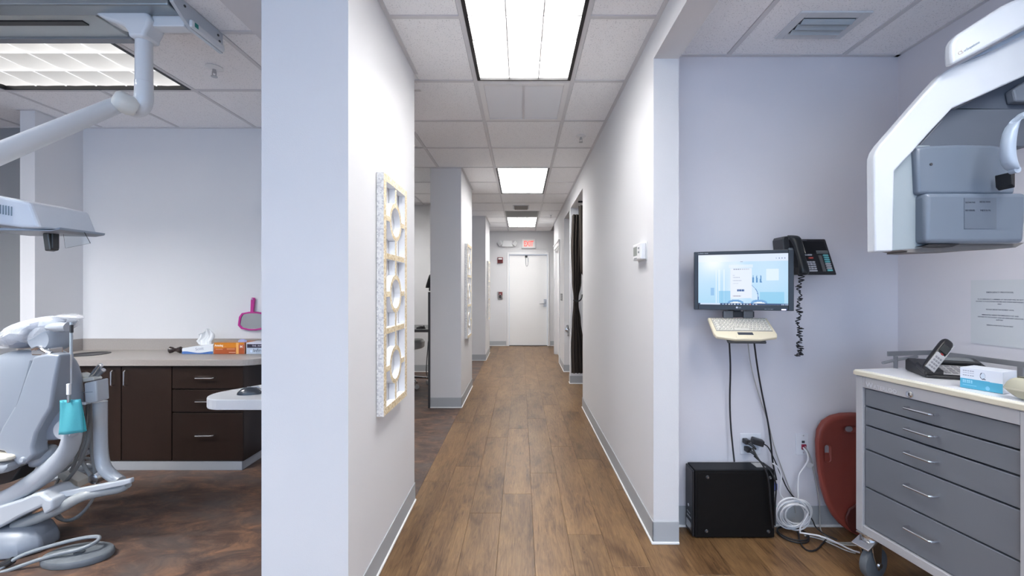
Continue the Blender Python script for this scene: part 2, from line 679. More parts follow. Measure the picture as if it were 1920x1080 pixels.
def base(name, runs, label):
    """runs: (x0, y0, x1, y1, nx, ny) wall lines with the normal of the visible side"""
    mb, toe = MB(), MB()
    for x0, y0, x1, y1, nx, ny in runs:
        for q, t, z0, z1 in ((mb, .006, .012, .112), (toe, .013, 0, .012)):
            xa, xb = sorted((x0, x1)); ya, yb = sorted((y0, y1))
            if nx: xa, xb = (x0, x0 + nx * t) if nx > 0 else (x0 - t, x0)
            if ny: ya, yb = (y0, y0 + ny * t) if ny > 0 else (y0 - t, y0)
            if nx: ya -= t if (name, 'e') else 0
            if ny: xa -= 0
            q.box(xa, xb, ya, yb, z0, z1)
    o = mb.build(name, VINYLBASE, bevel=.002)
    toe.build('base_toe', TOEMAT, o, bevel=.003)
    return tag(o, label, 'baseboard', kind='structure')


base('baseboard_left', [(HALL_L + .004, 1.537, HALL_L + .004, 2.49, 1, 0), (BL, 1.537, HALL_L + .01, 1.537, 0, -1)], 'grey vinyl baseboard of the nearest left wall stub')
base('baseboard_left', [(HALL_L + .004, 4.43, HALL_L + .004, 5.41, 1, 0), (BL - .007, 4.43, HALL_L + .01, 4.43, 0, -1)], 'grey vinyl baseboard of the second left wall stub')
base('baseboard_left', [(HALL_L + .014, 7.35, HALL_L + .014, 8.3, 1, 0), (BL - .007, 7.35, HALL_L + .02, 7.35, 0, -1)], 'grey vinyl baseboard of the third left wall stub')
base('baseboard_right', [(HALL_R, 2.07, HALL_R, 4.45, -1, 0), (HALL_R - .006, 2.07, .80, 2.07, 0, -1)], 'grey vinyl baseboard of the long right corridor wall')
base('baseboard_right', [(HALL_R, 5.55, HALL_R, 5.66, -1, 0), (HALL_R - .006, 5.55, 1.9, 5.55, 0, -1)], 'grey vinyl baseboard under the black curtain')
base('baseboard_right', [(HALL_R, 6.35, HALL_R, 7.06, -1, 0), (HALL_R - .006, 6.35, 1.9, 6.35, 0, -1)], 'grey vinyl baseboard between the curtain and the far side door')
base('baseboard_end', [(-2.2, END, -.335, END, 0, -1), (.66, END, 1.9, END, 0, -1)], 'grey vinyl baseboard along the end wall beside the exit door')
base('baseboard_bay', [(.80, RB, RX, RB, 0, -1), (RX, -2.5, RX, RB, -1, 0)], 'grey vinyl baseboard around the equipment bay')
base('baseboard_second_bay', [(-5.1, 6.35, -1.0, 6.35, 0, -1)], 'grey vinyl baseboard behind the white stool')
base('baseboard_operatory', [(-5.1, LW, -3.684, LW, 0, -1)], 'grey vinyl baseboard of the treatment bay left of the stub')

# ------------------------------------------------------------------ setting: ceilings
TH = .012


def make_ceiling(name, label, z, xs, ys, skip=(), slab=None, wall_angles=(), tees_x=None, tees_y=None, gaps={}, keep=()):
    sl = MB().box(*slab, z + .16, z + .19).build(name, mat('plenum_white', (.7, .7, .7), .9))
    tag(sl, label, 'ceiling', kind='structure')
    tl = {}
    for i in range(len(xs) - 1):
        for j in range(len(ys) - 1):
            if (i, j) in skip: continue
            x0, x1, y0, y1 = xs[i] + .002, xs[i + 1] - .002, ys[j] + .002, ys[j + 1] - .002
            key = (round(x1 - x0, 3), round(y1 - y0, 3))
            if key not in tl:
                mb = MB()
                c = .006
                X0, X1, Y0, Y1 = x0 + TH - .002, x1 - TH + .002, y0 + TH - .002, y1 - TH + .002
                vs = [(x0, y0, z + .022), (x1, y0, z + .022), (x1, y1, z + .022), (x0, y1, z + .022), (x0, y0, z + .004), (x1, y0, z + .004), (x1, y1, z + .004), (x0, y1, z + .004),
                      (X0, Y0, z + .004), (X1, Y0, z + .004), (X1, Y1, z + .004), (X0, Y1, z + .004), (X0 + .003, Y0 + .003, z - .001), (X1 - .003, Y0 + .003, z - .001), (X1 - .003, Y1 - .003, z - .001), (X0 + .003, Y1 - .003, z - .001)]
                fs = [[0, 1, 2, 3], [0, 1, 5, 4], [1, 2, 6, 5], [2, 3, 7, 6], [3, 0, 4, 7], [4, 5, 9, 8], [5, 6, 10, 9], [6, 7, 11, 10], [7, 4, 8, 11], [8, 9, 13, 12], [9, 10, 14, 13], [10, 11, 15, 14], [11, 8, 12, 15], [12, 13, 14, 15]]
                mb.add(vs, fs)
                tl[key] = mb.build('tile', TILE, sl)
            else:
                share(tl[key], 'tile', ((x0 + x1) / 2, (y0 + y1) / 2, z + .0105), sl)
    zt0, zt1 = z - .004, z + .003
    for x in (tees_x if tees_x is not None else xs[1:-1]):
        cuts, a = [], ys[0]
        for g0, g1 in sorted(gaps.get(x, [])):
            cuts.append((a, g0)); a = g1
        for a, b in cuts + [(a, ys[-1])]:
            MB().box(x - TH, x + TH, a, b, zt0, zt1).build('main_tee', TEE, sl)
    ct = {}
    for y in (tees_y if tees_y is not None else ys[1:-1]):
        for i in range(len(xs) - 1):
            j = ys.index(y)
            if (i, j) in skip and (i, j - 1) in skip and (i, j) not in keep:
                continue            # a fixture spans both cells
            x0, x1 = xs[i] + TH, xs[i + 1] - TH
            key = round(x1 - x0, 3)
            if key not in ct:
                ct[key] = MB().box(x0, x1, y - TH, y + TH, zt0, zt1 - .0005).build('cross_tee', TEE, sl)
            else:
                share(ct[key], 'cross_tee', ((x0 + x1) / 2, y, (zt0 + zt1 - .0005) / 2), sl)
    for b in wall_angles:
        MB().box(*b, z - .005, z + .003).build('wall_angle', TEE, sl)
    return sl


P = .6096
XT = [-.287, .323]                       # main tees over the corridor
hys = [2.58 + P * k for k in range(-8, 11)] + [END]
hxs = [-5.12 + .0, -4.556, -3.946, -3.336, -2.726, -2.116, -1.507, -.897, -.287, .323, HALL_R]
hall_y0 = [y for y in hys if y > 2.5]
NR = len(hall_y0)
LIGHT2 = (4, 5)                          # row indices counted from hall_y0
rows = hall_y0
ci = 8                                   # centre column index in hxs
far_rows = rows[2:]
skip = {(ci, 1), (ci, 2), (ci, 6), (ci, 7), (ci, 5), (4, 2), (5, 2), (4, 6), (5, 6)}
make_ceiling('ceiling', 'white suspended tile ceiling over the far corridor and far bays', CEIL, hxs, far_rows, skip,
             slab=(-5.2, 2.0, far_rows[0], END + .1), tees_y=far_rows[:-1], keep={(ci, 6)},
             wall_angles=[(HALL_R - .022, HALL_R, far_rows[0], 8.32), (HALL_L + .004, HALL_L + .024, 4.43, 5.41), (BL - .02, HALL_L + .02, 4.41, 4.43), (HALL_L + .014, HALL_L + .034, 7.35, 8.3), (BL, HALL_L + .03, 7.33, 7.35), (-2.2, 1.9, END - .022, END)])
make_ceiling('ceiling', 'white suspended tile ceiling of the corridor around the first air grille', CEIL, [BL, -.897, -.287, .323, HALL_R], rows[:3], {(2, 0)},
             slab=(BL, .81, 2.57, far_rows[0]), tees_y=rows[:2], wall_angles=[(HALL_R - .022, HALL_R, 2.58, far_rows[0])])
make_ceiling('ceiling', 'narrow ceiling strip behind the back wall of the left treatment bay', CEIL, hxs[:7] + [BL], [LW + .12, far_rows[0]], (),
             slab=(-5.2, BL, LW + .12, far_rows[0]))
# near corridor strip
nxs = [HALL_L + .004, -.287, .323, HALL_R]
nys = [2.58 + P * k for k in range(-8, 1)]
n_skip = {(1, 6), (1, 7), (1, 2), (1, 3)}
make_ceiling('ceiling', 'white suspended tile ceiling over the near corridor', CEIL, nxs, nys, n_skip, slab=(HALL_L - .01, .81, -2.7, 2.57),
             wall_angles=[(HALL_R - .022, HALL_R, -2.3, 2.58), (HALL_L + .004, HALL_L + .026, 1.537, 2.49)])
# left operatory: own grid
lxs = [-5.12, -4.63, -4.02, -3.41, -2.785, -2.16, -1.55, HALL_L + .004]
lys = [2.70 + P * k for k in range(-8, 1)] + [LW]
l_skip = {(3, 7), (4, 7), (2, 5), (3, 5), (2, 1), (3, 1)}
make_ceiling('ceiling', 'white suspended tile ceiling over the left treatment bay', CEIL + .0005, lxs, lys, l_skip, slab=(-5.2, HALL_L - .012, -2.7, 2.555), gaps={lxs[4]: [(lys[7], lys[8])], lxs[3]: [(lys[5], lys[6]), (lys[1], lys[2])]},
             wall_angles=[(-5.1, BL, LW - .02, LW), (-3.70, -3.56, 2.98, 3.0), (-3.575, -3.555, 3.0, LW)])
# right bay
rxs = [.80, 1.122, 1.744, RX]
rys = [RB - .02 - 1.219 * k for k in range(4, 0, -1)] + [RB]
make_ceiling('ceiling', 'white suspended tile ceiling over the equipment bay on the right', RCEIL, rxs, rys, {(1, 2)}, slab=(.79, 2.2, -2.7, RB + .1),
             wall_angles=[(.80, RX, RB - .022, RB), (RX - .022, RX, -2.5, RB)])
# ------------------------------------------------------------------ ceiling lights
def lens_mat(name, strength, warm=(1, .985, .96), lo=.75, alb=.8):
    m = bpy.data.materials.new(name)
    m.use_nodes = True
    nt = m.node_tree
    b = nt.nodes['Principled BSDF']
    b.inputs['Base Color'].default_value = (alb, alb, alb, 1)
    b.inputs['Roughness'].default_value = .4
    tc = nt.nodes.new('ShaderNodeTexCoord')
    sp = nt.nodes.new('ShaderNodeSeparateXYZ')
    nt.links.new(tc.outputs['Object'], sp.inputs[0])
    # the tubes above show as a soft brighter band across each pillow
    r = nt.nodes.new('ShaderNodeMapRange')
    r.inputs['From Min'].default_value = -.09
    r.inputs['From Max'].default_value = .09
    r.inputs['To Min'].default_value = strength * lo
    r.inputs['To Max'].default_value = strength
    nt.links.new(sp.outputs['Y'], r.inputs['Value'])
    b.inputs['Emission Color'].default_value = (*warm, 1)
    nt.links.new(r.outputs[0], b.inputs['Emission Strength'])
    return m


LENS_H = lens_mat('lit_lens', L_HALL)
LENS_L = lens_mat('lit_lens_cool', L_LEFT, (1.0, .985, .95), .4, alb=.35)
LENS_RIGHT_FILL = lens_mat('lit_lens_right_fill', L_RIGHT_FILL)
LENS_BAY_FILL = lens_mat('lit_lens_bay_fill', L_BAY_FILL)
LENS_R = lens_mat('lit_lens_rear', L_REAR)
LENS_N = lens_mat('lit_lens_near', L_NEAR)


ALU = mat('white_louver', (.80, .80, .80), .35, .25)


def ceiling_light(x0, x1, y0, y1, z, nx, ny, label, lens, group='recessed ceiling lights', depth=.012, recess=.065):
    t = thing('ceiling_light', ((x0 + x1) / 2, (y0 + y1) / 2, z), label, 'light', group)
    a = .013
    fx0, fx1, fy0, fy1 = x0 + a, x1 - a, y0 + a, y1 - a
    fr, si = MB(), MB()
    q = .019
    for b in ((fx0, fx0 + q, fy0, fy1), (fx1 - q, fx1, fy0, fy1), (fx0 + q, fx1 - q, fy0, fy0 + q * .6), (fx0 + q, fx1 - q, fy1 - q * .6, fy1)):
        fr.box(*b, z - .006, z + .008)
        si.box(*b, z + .008, z + recess + .02)
    fr.build('frame', BLACKM, t)
    si.build('reflector_side', ALU if recess > .03 else BLACKM, t)
    lx0, lx1, ly0, ly1 = fx0 + q, fx1 - q, fy0 + q * .6, fy1 - q * .6
    MB().box(fx0, fx1, fy0, fy1, z + recess + .021, z + recess + .036).build('housing', WHITEP, t)
    cw, ch = (lx1 - lx0) / nx, (ly1 - ly0) / ny
    src = None
    for j in range(ny):
        for i in range(nx):
            cx, cy = lx0 + cw * (i + .5), ly0 + ch * (j + .5)
            if src is None:
                mb = MB()
                n = 6
                vs, fs = [], []
                for b in range(n + 1):
                    for a2 in range(n + 1):
                        u, v = a2 / n * 2 - 1, b / n * 2 - 1
                        dz = -depth * (1 - abs(u) ** 2.2) * (1 - abs(v) ** 2.2)
                        vs.append((cx + u * (cw / 2 - .0012), cy + v * (ch / 2 - .0012), z + recess + .008 + dz))
                for b in range(n):
                    for a2 in range(n):
                        k = b * (n + 1) + a2
                        fs.append([k, k + 1, k + n + 2, k + n + 1])
                mb.add(vs, fs)
                src = mb.build('lens_pillow', lens, t, smooth=True, angle=60)
                zc = WL[src.name].z
            else:
                share(src, 'lens_pillow', (cx, cy, zc), t)
    rz = .004 if recess > .03 else recess + .004
    rib = MB()
    for i in range(1, nx):
        rib.box(lx0 + cw * i - .0035, lx0 + cw * i + .0035, ly0, ly1, z + rz, z + recess + .02)
    for j in range(1, ny):
        rib.box(lx0, lx1, ly0 + ch * j - .0035, ly0 + ch * j + .0035, z + rz + .0005, z + recess + .02)
    rib.build('louver_rib', ALU if recess > .03 else mat('lens_rib_white', (.75, .76, .77), .5, emit=.35, ecol=(1, 1, 1)), t)
    return t


ceiling_light(-.287, .323, 2.58 - 2 * P, 2.58, CEIL, 3, 6, 'large bright ceiling light nearest in the corridor, cut by the top edge', LENS_N, recess=.09)
ceiling_light(-.287, .323, hys[8] + 3 * P, hys[8] + 5 * P, CEIL, 3, 6, 'middle ceiling light of the corridor, beyond the first air grille', LENS_H)
ceiling_light(-.287, .323, hys[8] + 8 * P, hys[8] + 10 * P, CEIL, 3, 6, 'farthest corridor ceiling light, just before the exit sign', LENS_H)
ceiling_light(-.287, .323, 2.58 - 6 * P, 2.58 - 4 * P, CEIL, 3, 6, 'corridor ceiling light above and behind the viewer', LENS_R)
ceiling_light(lxs[3], lxs[5], lys[7], lys[8], CEIL, 6, 3, 'wide quilted ceiling light over the dental chair', LENS_L, depth=.03, recess=.010)
ceiling_light(lxs[2], lxs[4], lys[5], lys[6], CEIL, 6, 3, 'nearer added fill light for the treatment bay wall, out of view', LENS_BAY_FILL)  # unseen fixture added to brighten the left back wall
ceiling_light(lxs[2], lxs[4], lys[1], lys[2], CEIL, 6, 3, 'rear added fill light for the treatment bay wall, out of view', LENS_BAY_FILL)  # second unseen fixture, also added for the left back wall
ceiling_light(rxs[1], rxs[2], rys[2], rys[3], RCEIL, 3, 6, 'added fill light for the equipment bay, behind the viewer', LENS_RIGHT_FILL)  # unseen fixture added to lift the right bay wall
ceiling_light(-2.726, -1.507, hall_y0[4], hall_y0[5], CEIL, 6, 3, 'ceiling light over the second bay, hidden behind the wall stub', LENS_H)
ceiling_light(-2.726, -1.507, hall_y0[8], hall_y0[9], CEIL, 6, 3, 'ceiling light over the third bay, hidden behind the wall stubs', LENS_H)


# ------------------------------------------------------------------ grilles, vents, sprinklers
def return_grille():
    y0, y1 = hall_y0[0], hall_y0[1]
    t = thing('air_grille', (.018, (y0 + y1) / 2, CEIL), 'square white two-panel return grille after the nearest corridor light', 'vent')
    x0, x1 = -.287 + .012, .323 - .012
    a, b = y0 + .012, y1 - .012
    fr = MB()
    q = .035
    fr.box(x0, x0 + q, a, b, CEIL - .006, CEIL + .004)
    fr.box(x1 - q, x1, a, b, CEIL - .006, CEIL + .004)
    fr.box(x0 + q, x1 - q, a, a + q, CEIL - .006, CEIL + .004)
    fr.box(x0 + q, x1 - q, b - q, b, CEIL - .006, CEIL + .004)
    fr.build('frame', WHITEP, t, bevel=.002)
    MB().box(.018 - .006, .018 + .006, a + q, b - q, CEIL - .005, CEIL + .004).build('divider', TEE, t)
    MB().box(x0 + q - .004, x1 - q + .004, a + q - .004, b - q + .004, CEIL + .02, CEIL + .03).build('backing', mat('grille_backing', rgb(104, 112, 124), .6), t)
    src = None
    for s in range(2):
        u0, u1 = (x0 + q, .012) if s == 0 else (.024, x1 - q)
        k = 0
        y = a + q + .008
        while y < b - q - .008:
            sv = MB(Matrix.Translation(((u0 + u1) / 2, y, CEIL + .004)) @ Matrix.Rotation(math.radians(-35), 4, 'X'))
            if src is None:
                src = sv.box(-(u1 - u0) / 2, (u1 - u0) / 2, -.0082, .0082, -.0007, .0007).build('slat', WHITEP, t)
            else:
                share(src, 'slat', ((u0 + u1) / 2, y, CEIL + .004), t)
            y += .0215


return_grille()


def square_vent(name, x, y, z, wx, wy, n, m, label, mslat=None, rim=.03):
    t = thing(name, (x, y, z), label, 'vent')
    fr = MB()
    fr.box(x - wx / 2, x - wx / 2 + rim, y - wy / 2, y + wy / 2, z - .010, z - .0015)
    fr.box(x + wx / 2 - rim, x + wx / 2, y - wy / 2, y + wy / 2, z - .010, z - .0015)
    fr.box(x - wx / 2 + rim, x + wx / 2 - rim, y - wy / 2, y - wy / 2 + rim, z - .010, z - .0015)
    fr.box(x - wx / 2 + rim, x + wx / 2 - rim, y + wy / 2 - rim, y + wy / 2, z - .010, z - .0015)
    fr.build('frame', m, t, bevel=.003)
    MB().box(x - wx / 2 + rim, x + wx / 2 - rim, y - wy / 2 + rim, y + wy / 2 - rim, z - .003, z - .0015).build('duct', mat('duct_dark', rgb(58, 64, 74), .6), t)
    st = (wy - 2 * rim) / n
    for i in range(n):
        yy = y - wy / 2 + rim + st * (i + .5)
        sv = MB(Matrix.Translation((x, yy, z - .013)) @ Matrix.Rotation(math.radians(-24), 4, 'X'))
        sv.box(-(wx / 2 - rim - .004), wx / 2 - rim - .004, -st * .33, st * .33, -.001, .001)
        sv.build('slat', mslat or m, t)
    return t


VENTM = mat('vent_grey_white', rgb(206, 211, 216), .4)
square_vent('air_vent', 1.44, 1.955, RCEIL, .33, .20, 3, VENTM, 'white louvred air vent in the ceiling of the right-hand bay', mat('vent_blade', rgb(176, 190, 200), .35), .04)
square_vent('air_vent', .0, hall_y0[6] + P * .5, CEIL, .26, .32, 6, VENTM, 'small grey square vent in the far corridor ceiling', mat('vent_blade_dark', rgb(150, 150, 150), .4), .02)
t = thing('air_grille', (.018, hall_y0[7] + P / 2, CEIL), 'plain grey grille in the corridor ceiling just before the farthest light', 'vent')
MB().box(-.287 + .014, .323 - .014, hall_y0[7] + .014, hall_y0[8] - .014, CEIL - .003, CEIL + .012).build('grille_plate', mat('grille_grey', rgb(158, 158, 156), .6), t, bevel=.002)
for k in range(12):
    y = hall_y0[7] + .05 + k * (P - .1) / 11
    MB().box(-.287 + .04, .323 - .04, y - .006, y + .006, CEIL - .007, CEIL - .003).build('slat', mat('grille_grey_slat', rgb(150, 150, 148), .6), t)


def sprinkler(x, y, z, label):
    t = thing('fire_sprinkler', (x, y, z), label, 'sprinkler', 'ceiling sprinklers')
    MB().lathe((x, y, z), [(.044, .0), (.046, -.004), (.024, -.012), (.012, -.013)], seg=20).build('escutcheon', WHITEPL, t, smooth=True)
    MB().lathe((x, y, z), [(.009, -.008), (.009, -.030), (.006, -.034)], seg=12).build('body', STEEL, t, smooth=True)
    MB().box(x - .012, x - .009, y - .003, y + .003, z - .055, z - .024).box(x + .009, x + .012, y - .003, y + .003, z - .055, z - .024).build('yoke', STEEL, t)
    MB().lathe((x, y, z), [(.004, -.052), (.017, -.054), (.017, -.057), (.003, -.058)], seg=14).build('deflector', STEEL, t, smooth=True)


sprinkler(.513, 3.5, CEIL - .001, 'fire sprinkler in the corridor ceiling nearer the viewer')
sprinkler(.526, 7.2, CEIL - .001, 'fire sprinkler in the corridor ceiling near the exit sign')
sprinkler(-1.82, 2.42, CEIL - .001, 'fire sprinkler in the left bay ceiling right of the quilted light')
# ------------------------------------------------------------------ exit door and the fittings of the end wall
DX0, DX1, DT = .593 - .861, .593, 2.065
WDOOR = mat('white_door_paint', (.87, .87, .87), .4)
d = MB().box(DX0, DX1, END + .03, END + .07, .012, DT).build('door_1', WDOOR, bevel=.002)
tag(d, 'plain white exit door at the far end of the corridor', 'door', kind='structure')
tr = MB()
for a, b in ((0, 0),):
    tr.box(DX0 - .052, DX0 - .004, END - .018, END + .04, 0, DT + .055)
    tr.box(DX1 + .004, DX1 + .05, END - .018, END + .04, 0, DT + .055)
    tr.box(DX0 - .004, DX1 + .004, END - .018, END + .04, DT + .006, DT + .055)
tr.build('door_frame', WHITEP, d, bevel=.006)
hd = MB()
hx, hz = .545, CAM_Z - (568 - CY) * END / F
hd.box(hx - .03, hx + .03, END + .018, END + .03, hz - .085, hz + .085)
hd.lathe((hx, END + .03, hz + .03), [(.026, 0), (.026, -.02), (.018, -.026)], 'y', 16)
hd.tube([(hx, END + .025, hz - .01), (hx, END - .03, hz - .01), (hx - .02, END - .036, hz - .01), (hx - .13, END - .036, hz - .014)], .011, 8, smooth=1)
hd.build('door_handle', STEEL, d, smooth=True)
MB().box(DX0, DX1, END - .01, END + .07, 0, .010).build('threshold', mat('dark_threshold', rgb(60, 58, 56), .5), d)
sc = MB()
for k in range(5):
    pass
t = thing('door_chain', W(988, 480, END), 'thin hanging chain loop at the top of the exit door', 'chain')
lk = MB().box(*[W(984.5, 0, END).x - .0, W(989, 0, END).x], END - .0, END + .03, W(0, 483, END).z, W(0, 479, END).z)
lk.build('bracket', DARKP, t, bevel=.003)
pts = []
for k in range(25):
    a = PI * k / 24
    pts.append((W(985.5, 0, END).x + .055 * (1 - math.cos(a)) / 2 * 1.0, END + .012, 2.0 - .19 * math.sin(a) ** .5))
MB().tube(pts, .006, 6).build('chain_loop', STEEL, t, smooth=True)
MB().box(W(988.5, 0, END).x + .012, W(990, 0, END).x + .012, END + .0, END + .03, 1.90, 2.0).build('chain_slide', STEEL, t, bevel=.003)


def exit_sign():
    c = W(991, 457, END)
    t = thing('exit_sign', (c.x, END, c.z), 'white illuminated sign reading EXIT above the end door', 'sign')
    hw, hh = .16, .108
    MB().box(c.x - hw, c.x + hw, END - .045, END - .001, c.z - hh, c.z + hh).build('housing', WHITEPL, t, bevel=.01)
    MB().box(c.x - hw + .022, c.x + hw - .022, END - .048, END - .045, c.z - hh + .022, c.z + hh - .022).build('face_plate', mat('sign_face', (.85, .82, .8), .4), t)
    m = mat('exit_red', rgb(226, 70, 62), .4, emit=.75, ecol=rgb(236, 84, 74))
    M = Matrix.Translation((c.x, END - .049, c.z - .062))
    text('EXIT', .172, m, t, M, 'lettering', align='CENTER', bold=.004, sx=.62)


exit_sign()


def emergency_light():
    c = W(951.5, 457, END)
    t = thing('emergency_light', (c.x, END, c.z), 'white twin-head emergency light on the end wall left of the EXIT sign', 'light')
    MB().prism([(c.x - .10, c.z + .07), (c.x + .10, c.z + .07), (c.x + .13, c.z - .075), (c.x - .13, c.z - .075)], END - .06, END - .001).build('body', WHITEPL, t, bevel=.012)
    for s in (-1, 1):
        M = Matrix.Translation((c.x + s * .165, END - .05, c.z + .005)) @ Matrix.Rotation(s * .6, 4, 'Y') @ Matrix.Rotation(s * .5, 4, 'Z')
        h = MB(M).box(-.05, .05, -.03, .03, -.055, .055).build('lamp_head', WHITEPL, t, bevel=.014)
        MB(M).lathe((0, -.031, 0), [(.034, 0), (.034, -.004), (.02, -.006)], 'y', 14).build('lens', mat('lamp_lens', (.75, .76, .78), .1), h, smooth=True)


emergency_light()


def strobe():
    c = W(938, 488, END)
    t = thing('alarm_strobe', (c.x, END, c.z), 'dark red fire alarm strobe with a white lens on the end wall', 'alarm')
    MB().box(c.x - .062, c.x + .062, END - .04, END - .001, c.z - .064, c.z + .064).build('body', mat('alarm_red', rgb(120, 44, 48), .45), t, bevel=.006)
    MB().box(c.x - .046, c.x + .046, END - .055, END - .04, c.z + .012, c.z + .045).build('strobe_lens', mat('strobe_lens', (.85, .85, .85), .2), t, bevel=.005)
    m = MB()
    for k in range(4):
        m.box(c.x - .04, c.x + .04, END - .043, END - .04, c.z - .05 + k * .013, c.z - .043 + k * .013)
    m.build('horn_slot', mat('alarm_slot', rgb(84, 30, 34), .5), t)
    c = W(938, 553.5, END)
    t = thing('alarm_pull_station', (c.x, END, c.z), 'small grey and red pull station on the end wall left of the exit door', 'alarm')
    MB().box(c.x - .055, c.x + .055, END - .035, END - .001, c.z - .08, c.z + .08).build('back_plate', mat('pull_grey', rgb(150, 146, 146), .4), t, bevel=.006)
    MB().box(c.x - .03, c.x + .045, END - .045, END - .035, c.z + .0, c.z + .07).build('cover', mat('alarm_red', (0, 0, 0)), t, bevel=.004)
    MB().lathe((c.x, END - .035, c.z - .035), [(.03, 0), (.03, -.014), (.012, -.018)], 'y', 18).build('dial', DARKP, t, smooth=True)
    MB().box(c.x - .018, c.x + .018, END - .054, END - .045, c.z + .02, c.z + .032).build('handle', WHITEPL, t, bevel=.002)


strobe()

# side doorway near the exit: casing on the corridor face, jamb lined in white
cs = MB()
cs.box(HALL_R - .016, HALL_R, 7.07, 7.14, 0, 2.13)
cs.box(HALL_R - .016, HALL_R, 8.09, 8.16, 0, 2.13)
cs.box(HALL_R - .016, HALL_R, 7.14, 8.09, 2.06, 2.13)
cs.box(HALL_R - .03, HALL_R, 7.05, 8.18, 2.13, 2.15)
cs.box(HALL_R, .80, 8.06, 8.09, 0, 2.06)
cs.box(HALL_R, .80, 7.14, 7.17, 0, 2.06)
cs.box(HALL_R, .80, 7.17, 8.06, 2.03, 2.06)
o = cs.build('door_2', WHITEP, bevel=.004)
tag(o, 'white cased side doorway on the right just before the exit door', 'doorway', kind='structure')
MB().box(.72, .758, 7.172, 8.058, .01, 2.028).build('door_leaf', WDOOR, o)

t = thing('room_sign', (HALL_R, 6.8, 1.20), 'small dark plate on the right wall between curtain and side doorway', 'sign')
MB().box(HALL_R - .006, HALL_R - .0005, 6.62, 6.90, 1.10, 1.215).build('sign_plate', mat('sign_grey', rgb(74, 74, 78), .4), t, bevel=.002)
mm = MB()
for k in range(3):
    mm.box(HALL_R - .0075, HALL_R - .006, 6.65, 6.86, 1.125 + k * .028, 1.137 + k * .028)
mm.build('raised_lettering', mat('sign_grey_light', rgb(170, 170, 172), .4), t)

t = thing('lever_handle', (.75, 6.35, .68), 'small chrome lever fitting low in the recess beyond the curtain', 'handle')
c = W(1063.5, 618, 6.34)
MB().lathe((c.x, 6.349, c.z), [(.034, 0), (.034, -.014), (.02, -.02)], 'y', 16).build('rose', CHROME, t, smooth=True)
MB().tube([(c.x, 6.335, c.z), (c.x, 6.29, c.z), (c.x + .01, 6.28, c.z - .02), (c.x + .012, 6.28, c.z - .09)], .012, 8, smooth=1).build('lever', CHROME, t, smooth=True)
MB().lathe((c.x + .005, 6.349, c.z + .055), [(.02, 0), (.02, -.012)], 'y', 12).build('lock_cylinder', CHROME, t, smooth=True)


# ------------------------------------------------------------------ curtain in the right-hand opening
def curtain():
    t = thing('curtain', (.74, 5.0, 1.2), 'dark brown curtain tied back in the right-hand opening', 'curtain')
    fab = mat('dark_brown_fabric', rgb(54, 46, 40), .8, noise=(14, .2, (1, 1, .15)), bump=(200, .12, (1, 1, 1)))

    def sheet(name, Yc, levels, amp, folds, thick):
        # levels: (z, x left, x right)
        mb = MB()
        n = 60
        rings = []
        for z, xl, xr in levels:
            ring = []
            for s in (0, 1):
                for k in range(n + 1):
                    u = (k if s == 0 else n - k) / n
                    x = xl + (xr - xl) * u
                    a = amp * (xr - xl) / .2
                    y = Yc + a * math.sin(u * folds * 2 * PI + z * .6) + a * .4 * math.sin(u * folds * 4.3 * PI + 1) + (s * thick)
                    ring.append((x, y, z))
            rings.append(ring)
        # finer steps between levels
        out = []
        for i in range(len(rings) - 1):
            for q in range(6):
                f = q / 6
                g = f * f * (3 - 2 * f)
                out.append([tuple(a[m] + (b[m] - a[m]) * (f if m == 2 else g) for m in range(3)) for a, b in zip(rings[i], rings[i + 1])])
        out.append(rings[-1])
        mb.loft(out)
        return mb.build(name, fab, t, smooth=True, angle=70)
    Y = 5.15

    def X(px, y=Y): return W(px, 0, y).x

    def Z(py, y=Y): return W(0, py, y).z
    sheet('curtain_panel', Y, [(Z(700), X(1071.5), X(1098)), (Z(650), X(1071), X(1095)), (Z(600), X(1073), X(1089)), (Z(572), X(1075), X(1085)), (Z(560), X(1075.5), X(1085)),
                               (Z(530), X(1073), X(1090)), (Z(460), X(1071), X(1093)), (Z(405), X(1073), X(1094)), (Z(402), X(1074), X(1094))], .02, 4, .006)
    sheet('curtain_panel', 4.85, [(CAM_Z - (540 - CY) * 4.85 / F, .79, .80), (CAM_Z - (500 - CY) * 4.85 / F, W(1087.5, 0, 4.85).x, .84), (CAM_Z - (440 - CY) * 4.85 / F, W(1086, 0, 4.85).x, .87),
                                   (CAM_Z - (385 - CY) * 4.85 / F, W(1085.5, 0, 4.85).x, .87)], .02, 3, .006)
    zt = Z(563)
    MB().tube([(X(1074.5), Y - .025, zt + .004), (X(1080), Y - .035, zt - .012), (X(1086), Y - .03, zt - .008), (X(1090), Y - .01, zt + .02), (X(1092), Y + .02, zt + .07)], .009, 8, smooth=2).build('tieback', BLACKP, t, smooth=True)
    MB().tube([(.70, 5.0, 2.36), (1.85, 5.0, 2.36)], .012, 10).build('rod', BLACKM, t, smooth=True)


curtain()
